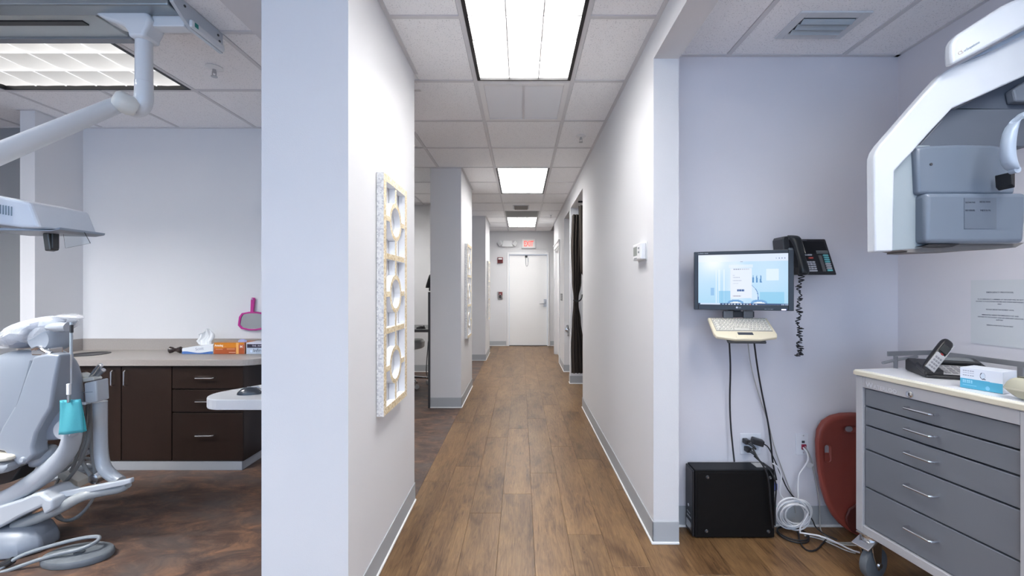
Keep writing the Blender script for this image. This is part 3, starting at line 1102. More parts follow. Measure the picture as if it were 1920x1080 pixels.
# thermostat on the corridor wall
t = thing('thermostat', (HALL_R, 2.25, 1.49), 'white thermostat with a grey display on the right corridor wall', 'thermostat')
MB().box(HALL_R - .004, HALL_R - .0004, 2.172, 2.335, 1.445, 1.545).build('back_plate', WHITEPL, t, bevel=.002)
MB().box(HALL_R - .034, HALL_R - .004, 2.178, 2.33, 1.45, 1.54).build('case', mat('thermostat_white', (.82, .82, .83), .35), t, bevel=.006)
MB().box(HALL_R - .0352, HALL_R - .034, 2.245, 2.315, 1.475, 1.524).build('display', mat('lcd_grey', rgb(146, 150, 146), .25), t)
mb = MB()
for k in range(2):
    mb.box(HALL_R - .037, HALL_R - .034, 2.205, 2.222, 1.485 + k * .022, 1.495 + k * .022)
mb.box(HALL_R - .0358, HALL_R - .034, 2.25, 2.30, 1.459, 1.463)
mb.build('button', GREYP, t, bevel=.001)


# ------------------------------------------------------------------ mosaic wall frames
FRW = mat('frame_white', rgb(238, 240, 244), .4)


def mosaic_frame(x, y0, label):
    t = thing('mosaic_frame', (x, y0 + .185, 1.266), label, 'wall art', 'mosaic frames on the left wall stubs')
    z0, z1 = .716, 1.816
    y1 = y0 + .367
    th = .036
    X0, X1 = x + .0015, x + th
    fw = .034

    def bar(ya, yb, za, zb, name, x1=X1, sides=(2, 2, 2, 2, 0, 0)):
        MB().box(X0, x1, ya, yb, za, zb, sides=sides).build(name, [GOLDM, PEARL, FRW], t, bevel=.0012, seg=1)
    # order of faces: bottom, top, front, back, left, right
    bar(y0, y0 + fw, z0, z1, 'side_rail', sides=(1, 1, 1, 2, 0, 0)); bar(y1 - fw, y1, z0, z1, 'side_rail', sides=(1, 1, 2, 1, 0, 0))
    bar(y0 + fw, y1 - fw, z0, z0 + fw, 'end_rail', sides=(1, 2, 2, 2, 0, 0)); bar(y0 + fw, y1 - fw, z1 - fw, z1, 'end_rail', sides=(2, 1, 2, 2, 0, 0))
    xi = X1 - .003
    yc = (y0 + y1) / 2
    H = z1 - z0
    zs = [z1 - H * f for f in (.18, .5, .815)]
    cross = [z1 - H * f for f in (.34, .655)]
    bw = .011
    ro, ri = .093, .071
    for z in cross:
        bar(y0 + fw, y1 - fw, z - .014, z + .014, 'cross_bar', xi)
    stops = [z1 - fw, zs[0] + ro, zs[0] - ro, cross[0] + .014, cross[0] - .014, zs[1] + ro, zs[1] - ro, cross[1] + .014, cross[1] - .014, zs[2] + ro, zs[2] - ro, z0 + fw]
    for k in range(0, 12, 2):
        bar(yc - bw, yc + bw, stops[k + 1] - .002, stops[k], 'centre_bar', xi)
    for z in zs:
        bar(y0 + fw, yc - ro + .002, z - .013, z + .013, 'short_bar', xi)
        bar(yc + ro - .002, y1 - fw, z - .013, z + .013, 'short_bar', xi)
        mb = MB()
        n = 40
        ring = []
        for k in range(n):
            a = 2 * PI * k / n
            c, s = math.cos(a), math.sin(a)
            ring.append([(X0, yc + ro * c, z + ro * s), (xi, yc + ro * c, z + ro * s), (xi, yc + ri * c, z + ri * s), (X0, yc + ri * c, z + ri * s)])
        ring.append(ring[0])
        mb.loft(ring, caps=False)
        for i in range(len(mb.mi)):
            mb.mi[i] = 0 if i % 4 == 1 else 1
        mb.build('ring', [GOLDM, FRW], t, smooth=True, angle=30)
    return t


mosaic_frame(HALL_L + .004, 1.831, 'large mosaic wall frame on the nearest left wall stub')
mosaic_frame(HALL_L + .004, 4.70, 'mosaic wall frame on the second wall stub along the left')
mosaic_frame(HALL_L + .014, 7.60, 'small far mosaic wall frame on the stub beside the end wall')

# ------------------------------------------------------------------ second bay seen between the stubs
t = thing('privacy_panel', (-1.0, 4.46, 0), 'narrow dark upright panel along the left edge of the second wall stub', 'panel')
MB().box(BL - .027, BL - .0075, 4.425, 5.3, .0, 1.255).build('panel_board', mat('dark_panel', rgb(40, 41, 46), .5), t, bevel=.003)
MB().box(BL - .029, BL - .0075, 4.418, 4.425, .0, 1.258).build('edge_strip', DARKP, t)
t = thing('desk', (-1.5, 5.0, 0), 'dark grey worktop carrying a mouse, seen between the wall stubs', 'desk')
zt = CAM_Z - (617 - CY) * 5.0 / F
MB().box(-2.4, BL - .03, 4.95, 5.6, zt - .035, zt).build('desk_top', mat('dark_worktop', rgb(88, 88, 90), .45), t, bevel=.004)
MB().box(-2.38, -2.34, 5.0, 5.55, 0, zt - .035).build('desk_leg', DARKP, t)


def mouse(name, M, label, body, shine):
    t = thing(name, M.translation, label, 'mouse')
    rings = []
    for k in range(9):
        u = k / 8
        y = -.055 + .11 * u
        wd = .030 * (math.sin(PI * (u * .88 + .06)) ** .45)
        h = .036 * (math.sin(PI * (u * .9 + .05)) ** .6) * (1.15 - .3 * u)
        rings.append([M @ Vector((wd * math.cos(PI * q / 8), y, .001 + max(0, h * math.sin(PI * q / 8)))) for q in range(9)])
    MB().loft(rings, closed=True).build('shell', body, t, smooth=True, angle=60)
    MB(M).tube([(0, .03, .036), (0, .045, .031)], .005, 8).build('wheel', shine, t, smooth=True)
    mb = MB(M).tube([(-.02, -.02, .031), (-.024, .02, .030), (-.012, .05, .021)], .004, 6, smooth=1)
    mb.build('side_strip', shine, t, smooth=True)
    return t


mouse('computer_mouse', frame((-1.24, 5.05, zt), -1.2), 'black mouse on the dark worktop between the wall stubs', BLACKP, DARKP)
t = thing('stool', (-1.42, 5.35, 0), 'white upholstered stool on a chrome castor base in the second bay', 'stool')
cx, cy = W(784, 0, 5.45).x - .12, 5.45
zs = CAM_Z - (636 - CY) * 5.45 / F
MB().lathe((cx, cy, zs), [(.02, -.125), (.17, -.12), (.20, -.10), (.205, -.03), (.18, -.003), (.02, 0)], seg=28).build('seat', mat('white_vinyl_seat', rgb(206, 206, 204), .45), t, smooth=True)
MB().tube([(cx, cy, .10), (cx, cy, zs - .12)], .024, 12).build('column', CHROME, t, smooth=True)
for k in range(5):
    a = math.radians(20 + 72 * k)
    e = (cx + .25 * math.cos(a), cy + .25 * math.sin(a), .085)
    lg = MB().tube([(cx, cy, .12), e], [.02, .013], 8).build('leg', CHROME, t, smooth=True)
    cs = MB().lathe((e[0], e[1] - .012, .03), [(.012, 0), (.03, .003), (.03, .021), (.012, .024)], 'y', 14)
    cs.build('castor', mat('castor_white', rgb(200, 200, 200), .4), lg, smooth=True)
t = thing('black_shade', (-.99, 4.6, 1.35), 'black bell-shaped object peeking out left of the second wall stub', 'lamp')
c = W(807, 528, 4.6)
MB().lathe((c.x + .012, 4.6, c.z), [(.012, .085), (.028, .07), (.04, .03), (.062, -.045), (.066, -.07), (.055, -.072), (.01, -.06)], seg=20).build('shade', BLACKP, t, smooth=True)
MB().tube([(c.x - .01, 4.6, c.z - .06), (c.x - .01, 4.6, c.z - .105)], .008, 8).build('stem', DARKP, t, smooth=True)
t = tag(MB().tube([W(803, 640, 5.3), W(800, 680, 5.35), W(799, 700, 5.4), W(803, 710, 5.5), (-1.0, 5.5, .6)], .006, 6, smooth=2).build('cord', GREYP, smooth=True), 'thin grey cord hanging beside the dark panel under the worktop', 'cord')
# ================================================================== left treatment bay
# ------------------------------------------------------------------ brown base cabinet and its worktop
CT = .792               # top of the worktop
CFY = 2.90              # face of the cabinet
HANDLE = mat('satin_chrome_pull', (.66, .67, .69), .22, 1.0)


def pull(M, length, proj, r, name, parent, m=HANDLE):
    """bow handle: runs along M's local x, sticks out towards local -y"""
    a = length / 2
    return MB(M).tube([(-a, 0, 0), (-a, -proj * .7, 0), (-a + .006, -proj, 0), (a - .006, -proj, 0), (a, -proj * .7, 0), (a, 0, 0)], r, 8).build(name, m, parent, smooth=True)


def base_cabinet():
    t = thing('base_cabinet', (-2.78, 3.1, 0), 'dark brown base cabinet with doors and drawers under the taupe worktop', 'cabinet')
    xl, xr = -3.55, -1.986
    y1 = LW - .012
    body = MB()
    body.box(xl, xr, CFY + .02, y1, .066, .742)
    body.build('carcass', mat('cabinet_carcass', rgb(52, 38, 35), .5), t)
    kick = MB().box(xl, xr - .0, CFY + .004, y1, 0, .064)
    kick.build('kick_board', mat('kick_grey', rgb(150, 153, 158), .5), t, bevel=.002)
    MB().box(xr, xr + .012, CFY + .003, y1, .066, .742).build('end_panel', LAMB, t, bevel=.002)
    g = .003

    def front(name, x0, x1, z0, z1):
        return MB().box(x0 + g, x1 - g, CFY, CFY + .019, z0 + g, z1 - g).build(name, LAMB, t, bevel=.0018)
    xs = [-3.55, -3.21, -2.842, -2.482, -1.986 + .012]
    for i in range(3):
        dr = front('door', xs[i], xs[i + 1], .066, .742)
        hx = xs[i + 1] - .045 if i != 2 else xs[i] + .045
        px = (hx, CFY, .66)
        pull(frame(px) @ Matrix.Rotation(PI / 2, 4, 'Y'), .105, .028, .0052, 'handle', dr)
    zs = [(.580, .742), (.414, .577), (.066, .411)]
    for z0, z1 in zs:
        dr = front('drawer', xs[3], xs[4], z0, z1)
        zc = (z0 + z1) / 2 if z1 - z0 < .3 else .255
        pull(frame(((xs[3] + xs[4]) / 2 - .01, CFY, zc)), .125, .028, .0052, 'handle', dr)


base_cabinet()


def worktop():
    t = thing('worktop', (-2.7, 3.1, CT), 'taupe laminate worktop with a rounded corner over the brown cabinet', 'worktop')
    fy = CFY - .025
    R = .17
    xr = -1.83
    out = [(-3.572, LW - .003), (-3.572, fy)]
    for k in range(9):
        a = -PI / 2 + PI / 2 * k / 8
        out.append((xr - R + R * math.cos(a), fy + R + R * math.sin(a)))
    out.append((xr, LW - .003))
    MB().prism(out, CT - .045, CT, 'z').build('slab', COUNTER, t, bevel=.003)
    MB().box(-3.572, xr, LW - .015, LW - .0005, CT, CT + .095).build('backsplash', COUNTER, t, bevel=.002)
    MB().box(-3.574, -3.560, fy + .01, LW - .015, CT, CT + .095).build('side_splash', COUNTER, t, bevel=.002)
    c = W(168, 663, 3.12)
    MB().lathe((c.x, 3.12, CT), [(.118, 0.0), (.118, .004), (.103, .0045), (.098, .001), (.02, .0008)], seg=32).build('waste_ring', BLACKP, t, smooth=True)


worktop()
# things on the worktop
t = thing('hair_clip', W(329, 654, 3.17), 'dark brown bow-shaped clip lying left of the tissue box', 'clip')
c = W(329, 654, 3.17); c.z = CT + .026
cm = mat('tortoise_brown', rgb(44, 30, 27), .3)
for s in (-1, 1):
    MB().loft([ell((c.x + s * x, 3.17, c.z), (0, .022 * k, 0), (0, 0, .026 * k), 14) for x, k in ((.006, .45), (.02, .8), (.04, 1), (.049, .7), (.052, .2))]).build('wing', cm, t, smooth=True)
MB().loft([ell((c.x + x, 3.17, c.z), (0, .014, 0), (0, 0, .014), 10) for x in (-.009, .009)]).build('knot', cm, t, smooth=True, bevel=.003)


def tissue_box():
    x0, x1 = W(341, 0, 3.12).x, W(399.5, 0, 3.12).x
    y0, y1 = 3.12, 3.24
    h = .075
    t = thing('tissue_box', ((x0 + x1) / 2, 3.18, CT), 'white and blue tissue box with a tissue sticking up on the worktop', 'box')
    mb = MB().box(x0, x1, y0, y1, CT + .001, CT + h)
    # the lid slopes down to the left
    mb.v = [Vector((p.x, p.y, p.z - (.030 if (p.z > CT + .04 and p.x < (x0 + x1) / 2) else 0))) for p in mb.v]
    b = mb.build('carton', mat('carton_white', rgb(226, 230, 236), .5), t, bevel=.002)
    wv = [(x0 + .001, CT + .002)] + [(x1 - .001, CT + .002)] + [(x1 - .001 - (x1 - x0 - .002) * k / 12, CT + .016 + .006 * math.cos(2 * PI * k / 12 * 1.1)) for k in range(13)]
    MB().prism(wv, y0 - .0006, y0).build('printed_wave', mat('print_blue', rgb(72, 112, 176), .5), t)
    M = Matrix.Translation((x0 + .105, y0 - .0007, CT + .028)) @ Matrix.Rotation(-.12, 4, 'Y')
    text('Scott', .03, mat('print_grey_blue', rgb(150, 158, 176), .5), t, M, 'lettering')
    # the tissue: a folded fan
    m = mat('tissue_paper', rgb(236, 238, 238), .9)
    cx = (x0 + x1) / 2 + .012
    rings = []
    for j, (z, hw, yo) in enumerate([(h - .012, .055, 0), (h + .02, .062, .003), (h + .05, .056, .008), (h + .08, .052, .0), (h + .105, .028, -.006)]):
        ring = []
        n = 22
        for s in (0, 1):
            for k in range(n + 1):
                u = (k if s == 0 else n - k) / n * 2 - 1
                ring.append((cx + hw * u + .012 * (j / 4) - .018 * (j == 1), y0 + .06 + yo + .012 * math.sin(u * 5 + j) + .005 * math.sin(u * 13) + s * .002, CT + z + .012 * math.sin(u * 3.2 + 1.3) * j / 4 + (.012 * u if j == 4 else 0)))
        rings.append(ring)
    MB().loft(rings).build('tissue', m, t, smooth=True, angle=80)


tissue_box()


def glove_box(name, px0, px1, h, label, fn, topm, tuft):
    y0, y1 = 3.12, 3.25
    x0, x1 = W(px0, 0, y0).x, W(px1, 0, y0).x
    t = thing(name, ((x0 + x1) / 2, 3.18, CT), label, 'box')
    MB().box(x0, x1, y0 + .001, y1, CT + .001, CT + h).build('carton', topm, t, bevel=.0015)
    M = Matrix.Translation(((x0 + x1) / 2, y0 + .0004, CT + .001 + h / 2))
    paint('printed_front', t, M, x1 - x0 - .001, h - .002, 60, 24, fn)
    # glove poking out of the slot
    c = Vector((x0 + (x1 - x0) * tuft, y0 + .05, CT + h))
    MB().loft([ell(c + Vector((0, 0, z)), (a, 0, 0), (0, b, 0), 12) for z, a, b in ((-.004, .034, .018), (.010, .032, .016), (.018, .02, .010), (.021, .006, .004))]).build('glove', mat('nitrile_lilac', rgb(150, 160, 205), .5), t, smooth=True)
    return t, x0, x1, y0


def amazing(u, v):
    base = (196, 120, 10) if v < .52 - .12 * u else (158, 74, 30)
    if .72 < u < .795: base = (222, 164, 90)
    if u > .8 and .12 < v < .5: base = (168, 84, 60) if v > .16 else base
    if .02 < u < .40 and .34 < v < .37: base = (210, 130, 80)
    if .05 < u < .28 and .56 < v < .64: base = (192, 124, 96)
    if .42 < u < .68 and .52 < v < .62: base = (190, 120, 80)
    if .48 < u < .7 and .84 < v < .88: base = (224, 180, 160)
    if u > .98: base = (150, 120, 110)
    return base


t, x0, x1, y0 = glove_box('glove_box', 401, 459, .088, 'orange glove box beside the tissue box on the worktop', amazing, mat('carton_orange', rgb(176, 104, 50), .5), .78)
text('Amazing', .022, mat('print_white', rgb(244, 236, 222), .5), t, Matrix.Translation((x0 + .006, y0 - .0002, CT + .060)), 'lettering', bold=.0006, sx=.85)
text('M', .024, mat('print_white', (1, 1, 1)), t, Matrix.Translation((x0 + .20, y0 - .0002, CT + .050)), 'lettering', bold=.0008)
MB().box(x0 + .004, x0 + .175, y0 + .02, y0 + .11, CT + .088, CT + .0885).build('torn_flap', mat('flap_brown', rgb(150, 128, 112), .7), t)


def infinity(u, v):
    if v < .14: return (212, 212, 224)
    if .14 < v < .44 and u > .03: return (44, 38, 58)
    if (u - .2) ** 2 / .0014 + (v - .76) ** 2 / .01 < 1: return (212, 226, 246)
    if .4 < u and .88 < v < .91: return (140, 150, 170)
    return (182, 196, 212)


t, x0, x1, y0 = glove_box('glove_box', 461.5, 508, .088, 'pale blue and black glove box partly behind the near wall stub', infinity, mat('carton_pale', rgb(196, 198, 210), .5), .62)
text('THE  INFI', .018, mat('print_pale', rgb(190, 190, 205), .5), t, Matrix.Translation((x0 + .045, y0 - .0002, CT + .058)), 'lettering')
text('Infinity', .036, mat('print_navy', rgb(64, 72, 92), .5), t, Matrix.Translation((x0 + .055, y0 - .0002, CT + .016)) @ Matrix.Rotation(-.05, 4, 'Y'), 'lettering')


def hand_mirror():
    Y = LW - .02
    c = W(474, 602, Y)
    t = thing('hand_mirror', c, 'magenta hand mirror hanging on the wall above the glove boxes', 'mirror')
    pinkm = mat('magenta_plastic', rgb(176, 44, 132), .3)
    k = Y / F
    outer = [(c.x + x * k, c.z - z * k) for x, z in [(-27, 8), (-25, -8), (-20, -15), (-6, -17.5), (8, -17.5), (22, -15), (27, -8), (25, 8), (20, 15), (6, 17.5), (-6, 17.5), (-21, 14.5)]]
    inner = [(c.x + (x - c.x) * .86, c.z + (z - c.z) * .84) for x, z in outer]
    n = len(outer)
    mb = MB()
    mb.add([(x, Y - .008, z) for x, z in outer] + [(x, Y - .008, z) for x, z in inner] + [(x, Y + .012, z) for x, z in outer] + [(x, Y + .0, z) for x, z in inner],
           [f for i in range(n) for j in [(i + 1) % n] for f in ([i, j, n + j, n + i], [2 * n + i, i, j, 2 * n + j][::-1], [n + i, n + j, 3 * n + j, 3 * n + i])])
    mb.build('rim', pinkm, t, smooth=True, bevel=.002)
    MB().prism(inner, Y - .002, Y + .010).build('glass', mat('mirror_glass', (.55, .56, .57), .03, 1.0), t)
    MB().prism([(c.x - 4.2 * k, c.z + 16 * k), (c.x + 1.5 * k, c.z + 16 * k), (c.x + 4 * k, c.z + 40 * k), (c.x + 3 * k, c.z + 44 * k), (c.x - 2 * k, c.z + 44 * k), (c.x - 3.2 * k, c.z + 40 * k)], Y - .006, Y + .010).build('handle', pinkm, t, bevel=.004)
    MB().lathe((c.x + .4 * k, Y - .001, c.z + 41 * k), [(.006, 0), (.006, -.012), (.002, -.014)], 'y', 10).build('wall_hook', CHROME, t, smooth=True)


hand_mirror()

# worktop stub with a mouse behind the nearest wall stub
t = thing('side_worktop', (-1.3, 2.25, .735), 'pale grey rounded worktop end projecting left from the near wall stub', 'worktop')
xl, zt = -1.615, .742
o = [(BL, 2.49), (BL, 2.02)]
pts = [(-1.48, 2.02)] + [(-1.50 + .115 * math.cos(a), 2.135 + .115 * math.sin(a)) for a in [math.radians(v) for v in range(-95, -205, -12)]] + [(-1.45, 2.40), (-1.36, 2.49)]
MB().prism([(BL - .001, 2.488), (BL - .001, 2.02)] + pts, zt - .052, zt, 'z').build('slab', mat('pale_laminate', rgb(186, 188, 192), .45), t, bevel=.004)
MB().box(BL - .06, BL - .001, 2.2, 2.24, zt - .25, zt - .052).build('wall_bracket', WHITEPL, t, bevel=.003)
mouse('computer_mouse', frame((W(466, 0, 2.12).x, 2.13, zt), -1.35), 'dark silver-trimmed mouse on the pale worktop end in front of the cabinet', mat('mouse_gunmetal', rgb(48, 54, 62), .25), CHROME)


# ------------------------------------------------------------------ ceiling track light: beam, trolley, arm and head
LAMPW = mat('lamp_white', rgb(216, 220, 224), .3, coat=.3)


def track_light():
    t = thing('operatory_light', (-2.2, 1.95, 2.60), 'white dental operating light on a jointed arm hung from a ceiling track', 'light')
    grey = mat('track_aluminium', rgb(150, 158, 162), .3, .7)
    MB().box(-4.3, -1.56, 1.80, 1.875, 2.545, 2.603).build('track_beam', grey, t, bevel=.006)
    pan = mat('track_panel', rgb(186, 198, 202), .4)
    MB().box(-4.3, -1.985, 1.875, 2.085, 2.565, 2.603).build('track_panel', pan, t, bevel=.003)
    MB().box(-4.3, -2.08, 1.935, 1.965, 2.558, 2.566).build('track_slot', BLACKP, t)
    MB().box(-4.3, -1.97, 2.06, 2.10, 2.552, 2.600).build('track_edge', mat('track_edge_grey', rgb(140, 144, 148), .4, .4), t, bevel=.004)
    MB().box(-1.70, -1.552, 1.878, 1.93, 2.50, 2.562).build('end_cover', LAMPW, t, bevel=.005)
    MB().prism([(1.80, 2.56), (1.80, 2.603), (2.10, 2.603), (2.10, 2.50), (1.90, 2.50)], -1.552, -1.534, 'x').build('end_plate', mat('end_plate_metal', rgb(196, 204, 212), .3, .5), t, bevel=.002)
    arm2 = MB().box(-1.534, -1.515, 1.88, 2.09, 2.50, 2.535).build('end_arm', LAMPW, t, bevel=.008)
    MB().box(-1.5165, -1.5135, 1.895, 1.915, 2.508, 2.528).build('green_tag', mat('green_tag', rgb(20, 130, 122), .4), arm2)
    for y, z in ((2.065, 2.575), (2.075, 2.55), (1.86, 2.58)):
        MB().lathe((-1.534, y, z), [(.006, 0), (.006, .003)], 'x', 8).build('screw', DARKP, t)
    # trolley plate, its neck sweeping down into the drop tube
    Yt = 1.9
    tx = W(270, 0, Yt).x
    MB().box(W(182, 0, Yt).x, W(285, 0, Yt).x, 1.84, 1.98, W(0, 29, Yt).z, W(0, 24, Yt).z + .05).build('trolley', LAMPW, t, bevel=.006)
    o = [(181, 27), (283, 27), (292, 34), (297, 46), (293, 60), (287, 70), (286, 79), (256, 79), (255, 70), (248, 60), (236, 54), (216, 48), (200, 39)]
    MB().prism([(W(x, y, Yt).x, W(x, y, Yt).z) for x, y in o], Yt - .045, Yt + .045).build('neck', LAMPW, t, bevel=.014, seg=4, smooth=True)
    MB().lathe((tx, Yt, 0), [(.034, W(0, 172, Yt).z), (.034, W(0, 156, Yt).z), (.0345, W(0, 155, Yt).z), (.033, W(0, 154, Yt).z), (.032, W(0, 78, Yt).z), (.036, W(0, 77, Yt).z), (.036, W(0, 72, Yt).z)], seg=24).build('drop_tube', LAMPW, t, smooth=True, angle=30)
    MB().tube([W(270, 165, Yt), W(270, 186, Yt), W(264, 203, Yt + .01), W(250, 205, Yt), W(238, 198, Yt - .03)], [.034, .036, .037, .036, .034], 18, smooth=2).build('elbow', LAMPW, t, smooth=True)
    k = W(229, 191, Yt - .05)
    d = Vector((.52, .80, -.28)).normalized()
    M = Matrix.Translation(k) @ d.to_track_quat('Z', 'Y').to_matrix().to_4x4()
    kn = MB(M).lathe((0, 0, 0), [(.008, -.034), (.030, -.031), (.041, -.022), (.045, -.008), (.045, .03), (.036, .05)], seg=28).build('joint_knob', mat('joint_cream', rgb(222, 222, 216), .35), t, smooth=True)
    a, b = W(226, 194, 1.88), W(-110, 333, 1.30)
    MB().tube([a, b], [.033, .034], 18).build('swing_arm', LAMPW, t, smooth=True)
    # head: left of the frame, its end and shield reach in
    Y = 1.42

    def H(px, py, y=Y): return W(px, py, y)
    MB().tube([b, b + Vector((-.03, .02, -.08)), H(-60, 352)], .03, 14, smooth=1).build('yoke', LAMPW, t, smooth=True)
    prof = [(-170, 338), (0, 367), (54, 379), (70, 420), (72, 427), (40, 427), (-20, 419), (-170, 408)]
    hd = MB().prism([(H(x, y).x, H(x, y).z) for x, y in prof], Y, Y + .20).build('lamp_head', mat('lamp_head_white', rgb(204, 211, 220), .3), t, bevel=.012, seg=3)
    vm = MB()
    for q in range(14):
        x = 27 - q * 5.2
        if q == 0: continue
        p = H(x, 397 - (27 - x) * .18)
        vm.box(p.x - .0018, p.x + .0018, Y - .0015, Y, p.z - .016, p.z + .016)
    vm.build('vent_slot', mat('vent_slot_grey', rgb(120, 138, 150), .5), hd)
    MB().prism([(H(x, y).x, H(x, y).z) for x, y in ((-60, 425), (72, 427), (86, 428), (100, 424), (98, 429), (80, 432), (30, 431), (-60, 430))], Y + .02, Y + .18).build('rim', mat('rim_grey', rgb(150, 162, 176), .35), t, bevel=.003)
    MB().tube([H(68, 416, Y + .1), H(84, 424, Y + .1), H(104, 421, Y + .1)], [.008, .010, .010], 10, smooth=1).build('handle', mat('handle_cream', rgb(226, 226, 218), .4), t, smooth=True)
    MB().lathe(H(22, 429, Y + .07) + Vector((0, 0, 0)), [(.026, .0), (.022, -.006), (.004, -.009)], seg=18).build('bulb_cover', mat('bulb_cover', (.85, .88, .95), .15), t, smooth=True)
    cl = MB().prism([(H(x, y).x, H(x, y).z) for x, y in ((28, 431), (40, 430), (45, 464), (33, 467))], Y + .08, Y + .11).build('bracket', mat('bracket_dark', rgb(86, 86, 84), .35, .5), t, bevel=.004)
    MB().box(H(44, 0).x, H(47, 0).x, Y + .085, Y + .105, H(0, 461).z, H(0, 431).z).build('bracket_rod', DARKP, cl)
    MB().prism([(H(x, y).x, H(x, y).z) for x, y in ((58, 431), (100, 428), (112, 450), (62, 460))], Y + .1, Y + .1025).build('shield', mat('clear_shield', (.9, .94, .96), .05, trans=1.0), t)


track_light()
# ------------------------------------------------------------------ dental chair seen from behind
def dental_chair():
    t = thing('dental_chair', (-2.4, 1.95, 0), 'pale grey dental chair seen from behind with plastic-wrapped headrest and instrument arm', 'chair')
    Y = 2.0

    def C(px, py, y=Y): return W(px, py, y)
    # backrest shell: stacked sections (y px, left px, right px, depth)
    lev = [(654, 42, 100, .03), (657, 22, 118, .05), (664, 2, 130, .065), (676, -14, 140, .075), (700, -28, 149, .08), (740, -36, 155, .082), (780, -38, 156, .08), (806, -36, 153, .07), (818, -28, 146, .055), (822, -10, 130, .035)]
    rings = []
    for py, xl, xr, dp in lev:
        a, b = C(xl, py, 2.05), C(xr, py, 2.085)
        a.y = b.y = 2.0
        rings.append(ell((a + b) / 2 + Vector((0, .07 + (dp - .08) * .3, 0)), ((b - a).x / 2, 0, 0), (0, dp, 0), 28, 2.7))
    MB().loft(rings).build('backrest_shell', SHELLG, t, smooth=True, angle=70, sub=1)
    # upholstered front showing over the edge
    rings = []
    for py, xl, xr, dp in lev:
        a, b = C(xl + 10, py + 4, 2.1), C(xr - 12, py + 4, 2.19)
        a.y = b.y = 2.0
        rings.append(ell((a + b) / 2 + Vector((0, .175, 0)), ((b - a).x / 2, 0, 0), (0, dp * .8, 0), 24, 2.5))
    MB().loft(rings).build('backrest_cushion', mat('chair_cushion', rgb(196, 204, 212), .5), t, smooth=True, angle=70, sub=1)
    # raised centre cover with its tail
    out = [(64, 668), (90, 663), (114, 665), (106, 712), (98, 764), (84, 786), (70, 812), (63, 838), (66, 852), (50, 868), (36, 873), (22, 858), (10, 846), (-12, 842), (6, 800), (30, 760), (48, 712)]
    pts = [(C(x, y, 1.965).x, C(x, y, 1.965).z) for x, y in out]
    MB().prism(pts, 1.958, 2.03).build('back_cover', mat('chair_cover_grey', rgb(142, 150, 161), .3, coat=.3), t, bevel=.012, seg=4, smooth=True)
    MB().tube([C(60, 676, 1.972), C(48, 718, 1.965), C(34, 760, 1.965), C(18, 808, 1.97)], .0075, 8, smooth=2).build('cover_groove_shade', mat('groove_shade_grey', rgb(120, 128, 138), .5), t, smooth=True)  # darker strip paints in the shadow of the cover's left groove
    MB().lathe(C(43, 862, 1.957), [(.002, -.008), (.010, -.008), (.014, 0), (.014, .012)], 'y', 16).build('pivot_cap', UNITG, t, smooth=True)
    # round hinge under the wing, and the curved support beam
    MB().lathe(C(120, 806, 2.0), [(.01, -.01), (.044, -.008), (.052, .004), (.052, .03)], 'y', 24).build('hinge', UNITW, t, smooth=True)
    path = [(150, 786), (151, 815), (143, 840), (120, 866), (88, 892), (50, 918), (10, 935), (-50, 946)]
    rr_ = []
    for i, (x, y) in enumerate(path):
        p0, p1 = path[max(0, i - 1)], path[min(len(path) - 1, i + 1)]
        d = Vector((p1[0] - p0[0], 0, -(p1[1] - p0[1]))).normalized()
        nrm = Vector((-d.z, 0, d.x))
        wd = (.010, .020, .034, .044, .048, .046, .042, .04)[i]
        p = C(x, y, 2.055)
        p.y = 2.02
        rr_.append(ell(p, nrm * wd * .92, (0, .045, 0), 18, 2.6))
    MB().loft(rr_).build('support_beam', UNITW, t, smooth=True, angle=70, sub=1)
    # pale bulge of the seat and the cream armrest pad
    MB().loft([ell(C(88, 852, 2.06) + Vector((dx, 0, dx * .35)), (0, .05 * k, 0), (0, 0, .055 * k), 16) for dx, k in ((-.09, .5), (-.05, .9), (-.01, 1), (.025, .8), (.045, .3))]).build('seat_side', UNITW, t, smooth=True, sub=1)
    MB().loft([ell(C(x, 856, 1.96), (0, .04 * k, 0), (0, 0, .016 * k), 16, 3) for x, k in ((-60, 1), (-10, 1), (18, 1), (27, .85), (31, .3))]).build('armrest_pad', mat('armrest_cream', rgb(214, 208, 194), .45), t, smooth=True, sub=1)
    MB().loft([ell(C(x, y, 1.96), (0, .034, 0), (0, 0, h), 14, 3) for x, y, h in ((-60, 880, .035), (-10, 878, .032), (22, 874, .022), (30, 868, .01))]).build('armrest', mat('armrest_grey', rgb(150, 156, 164), .4), t, smooth=True)
    MB().prism([(C(x, y, 1.99).x, C(x, y, 1.99).z) for x, y in ((-60, 886), (10, 884), (40, 874), (18, 905), (-60, 925))], 1.99, 2.08).build('under_seat', BLACKP, t, bevel=.006)
    # lower casing and the wrapped lift cover
    MB().prism([(C(x, y, 1.97).x, C(x, y, 1.97).z) for x, y in ((-60, 968), (0, 948), (40, 936), (62, 926), (78, 924), (90, 934), (100, 936), (102, 954), (84, 966), (78, 950), (40, 968), (0, 990), (-60, 1012))], 1.965, 2.10).build('lift_casing', UNITW, t, bevel=.012, seg=3, smooth=True)
    MB().tube([C(-40, 1000, 2.03), C(-20, 1010, 2.03), C(0, 985, 2.03)], .05, 12).build('lift_column', BLACKP, t, smooth=True)
    # floor base
    lo = [(-2.95, 1.95), (-2.50, 1.93), (-2.40, 1.945), (-2.35, 2.0), (-2.37, 2.10), (-2.46, 2.16), (-2.95, 2.25)]

    def base_ring(s, z, cx=-2.6, cy=2.07): return [(cx + (x - cx) * s, cy + (y - cy) * s, z) for x, y in lo]
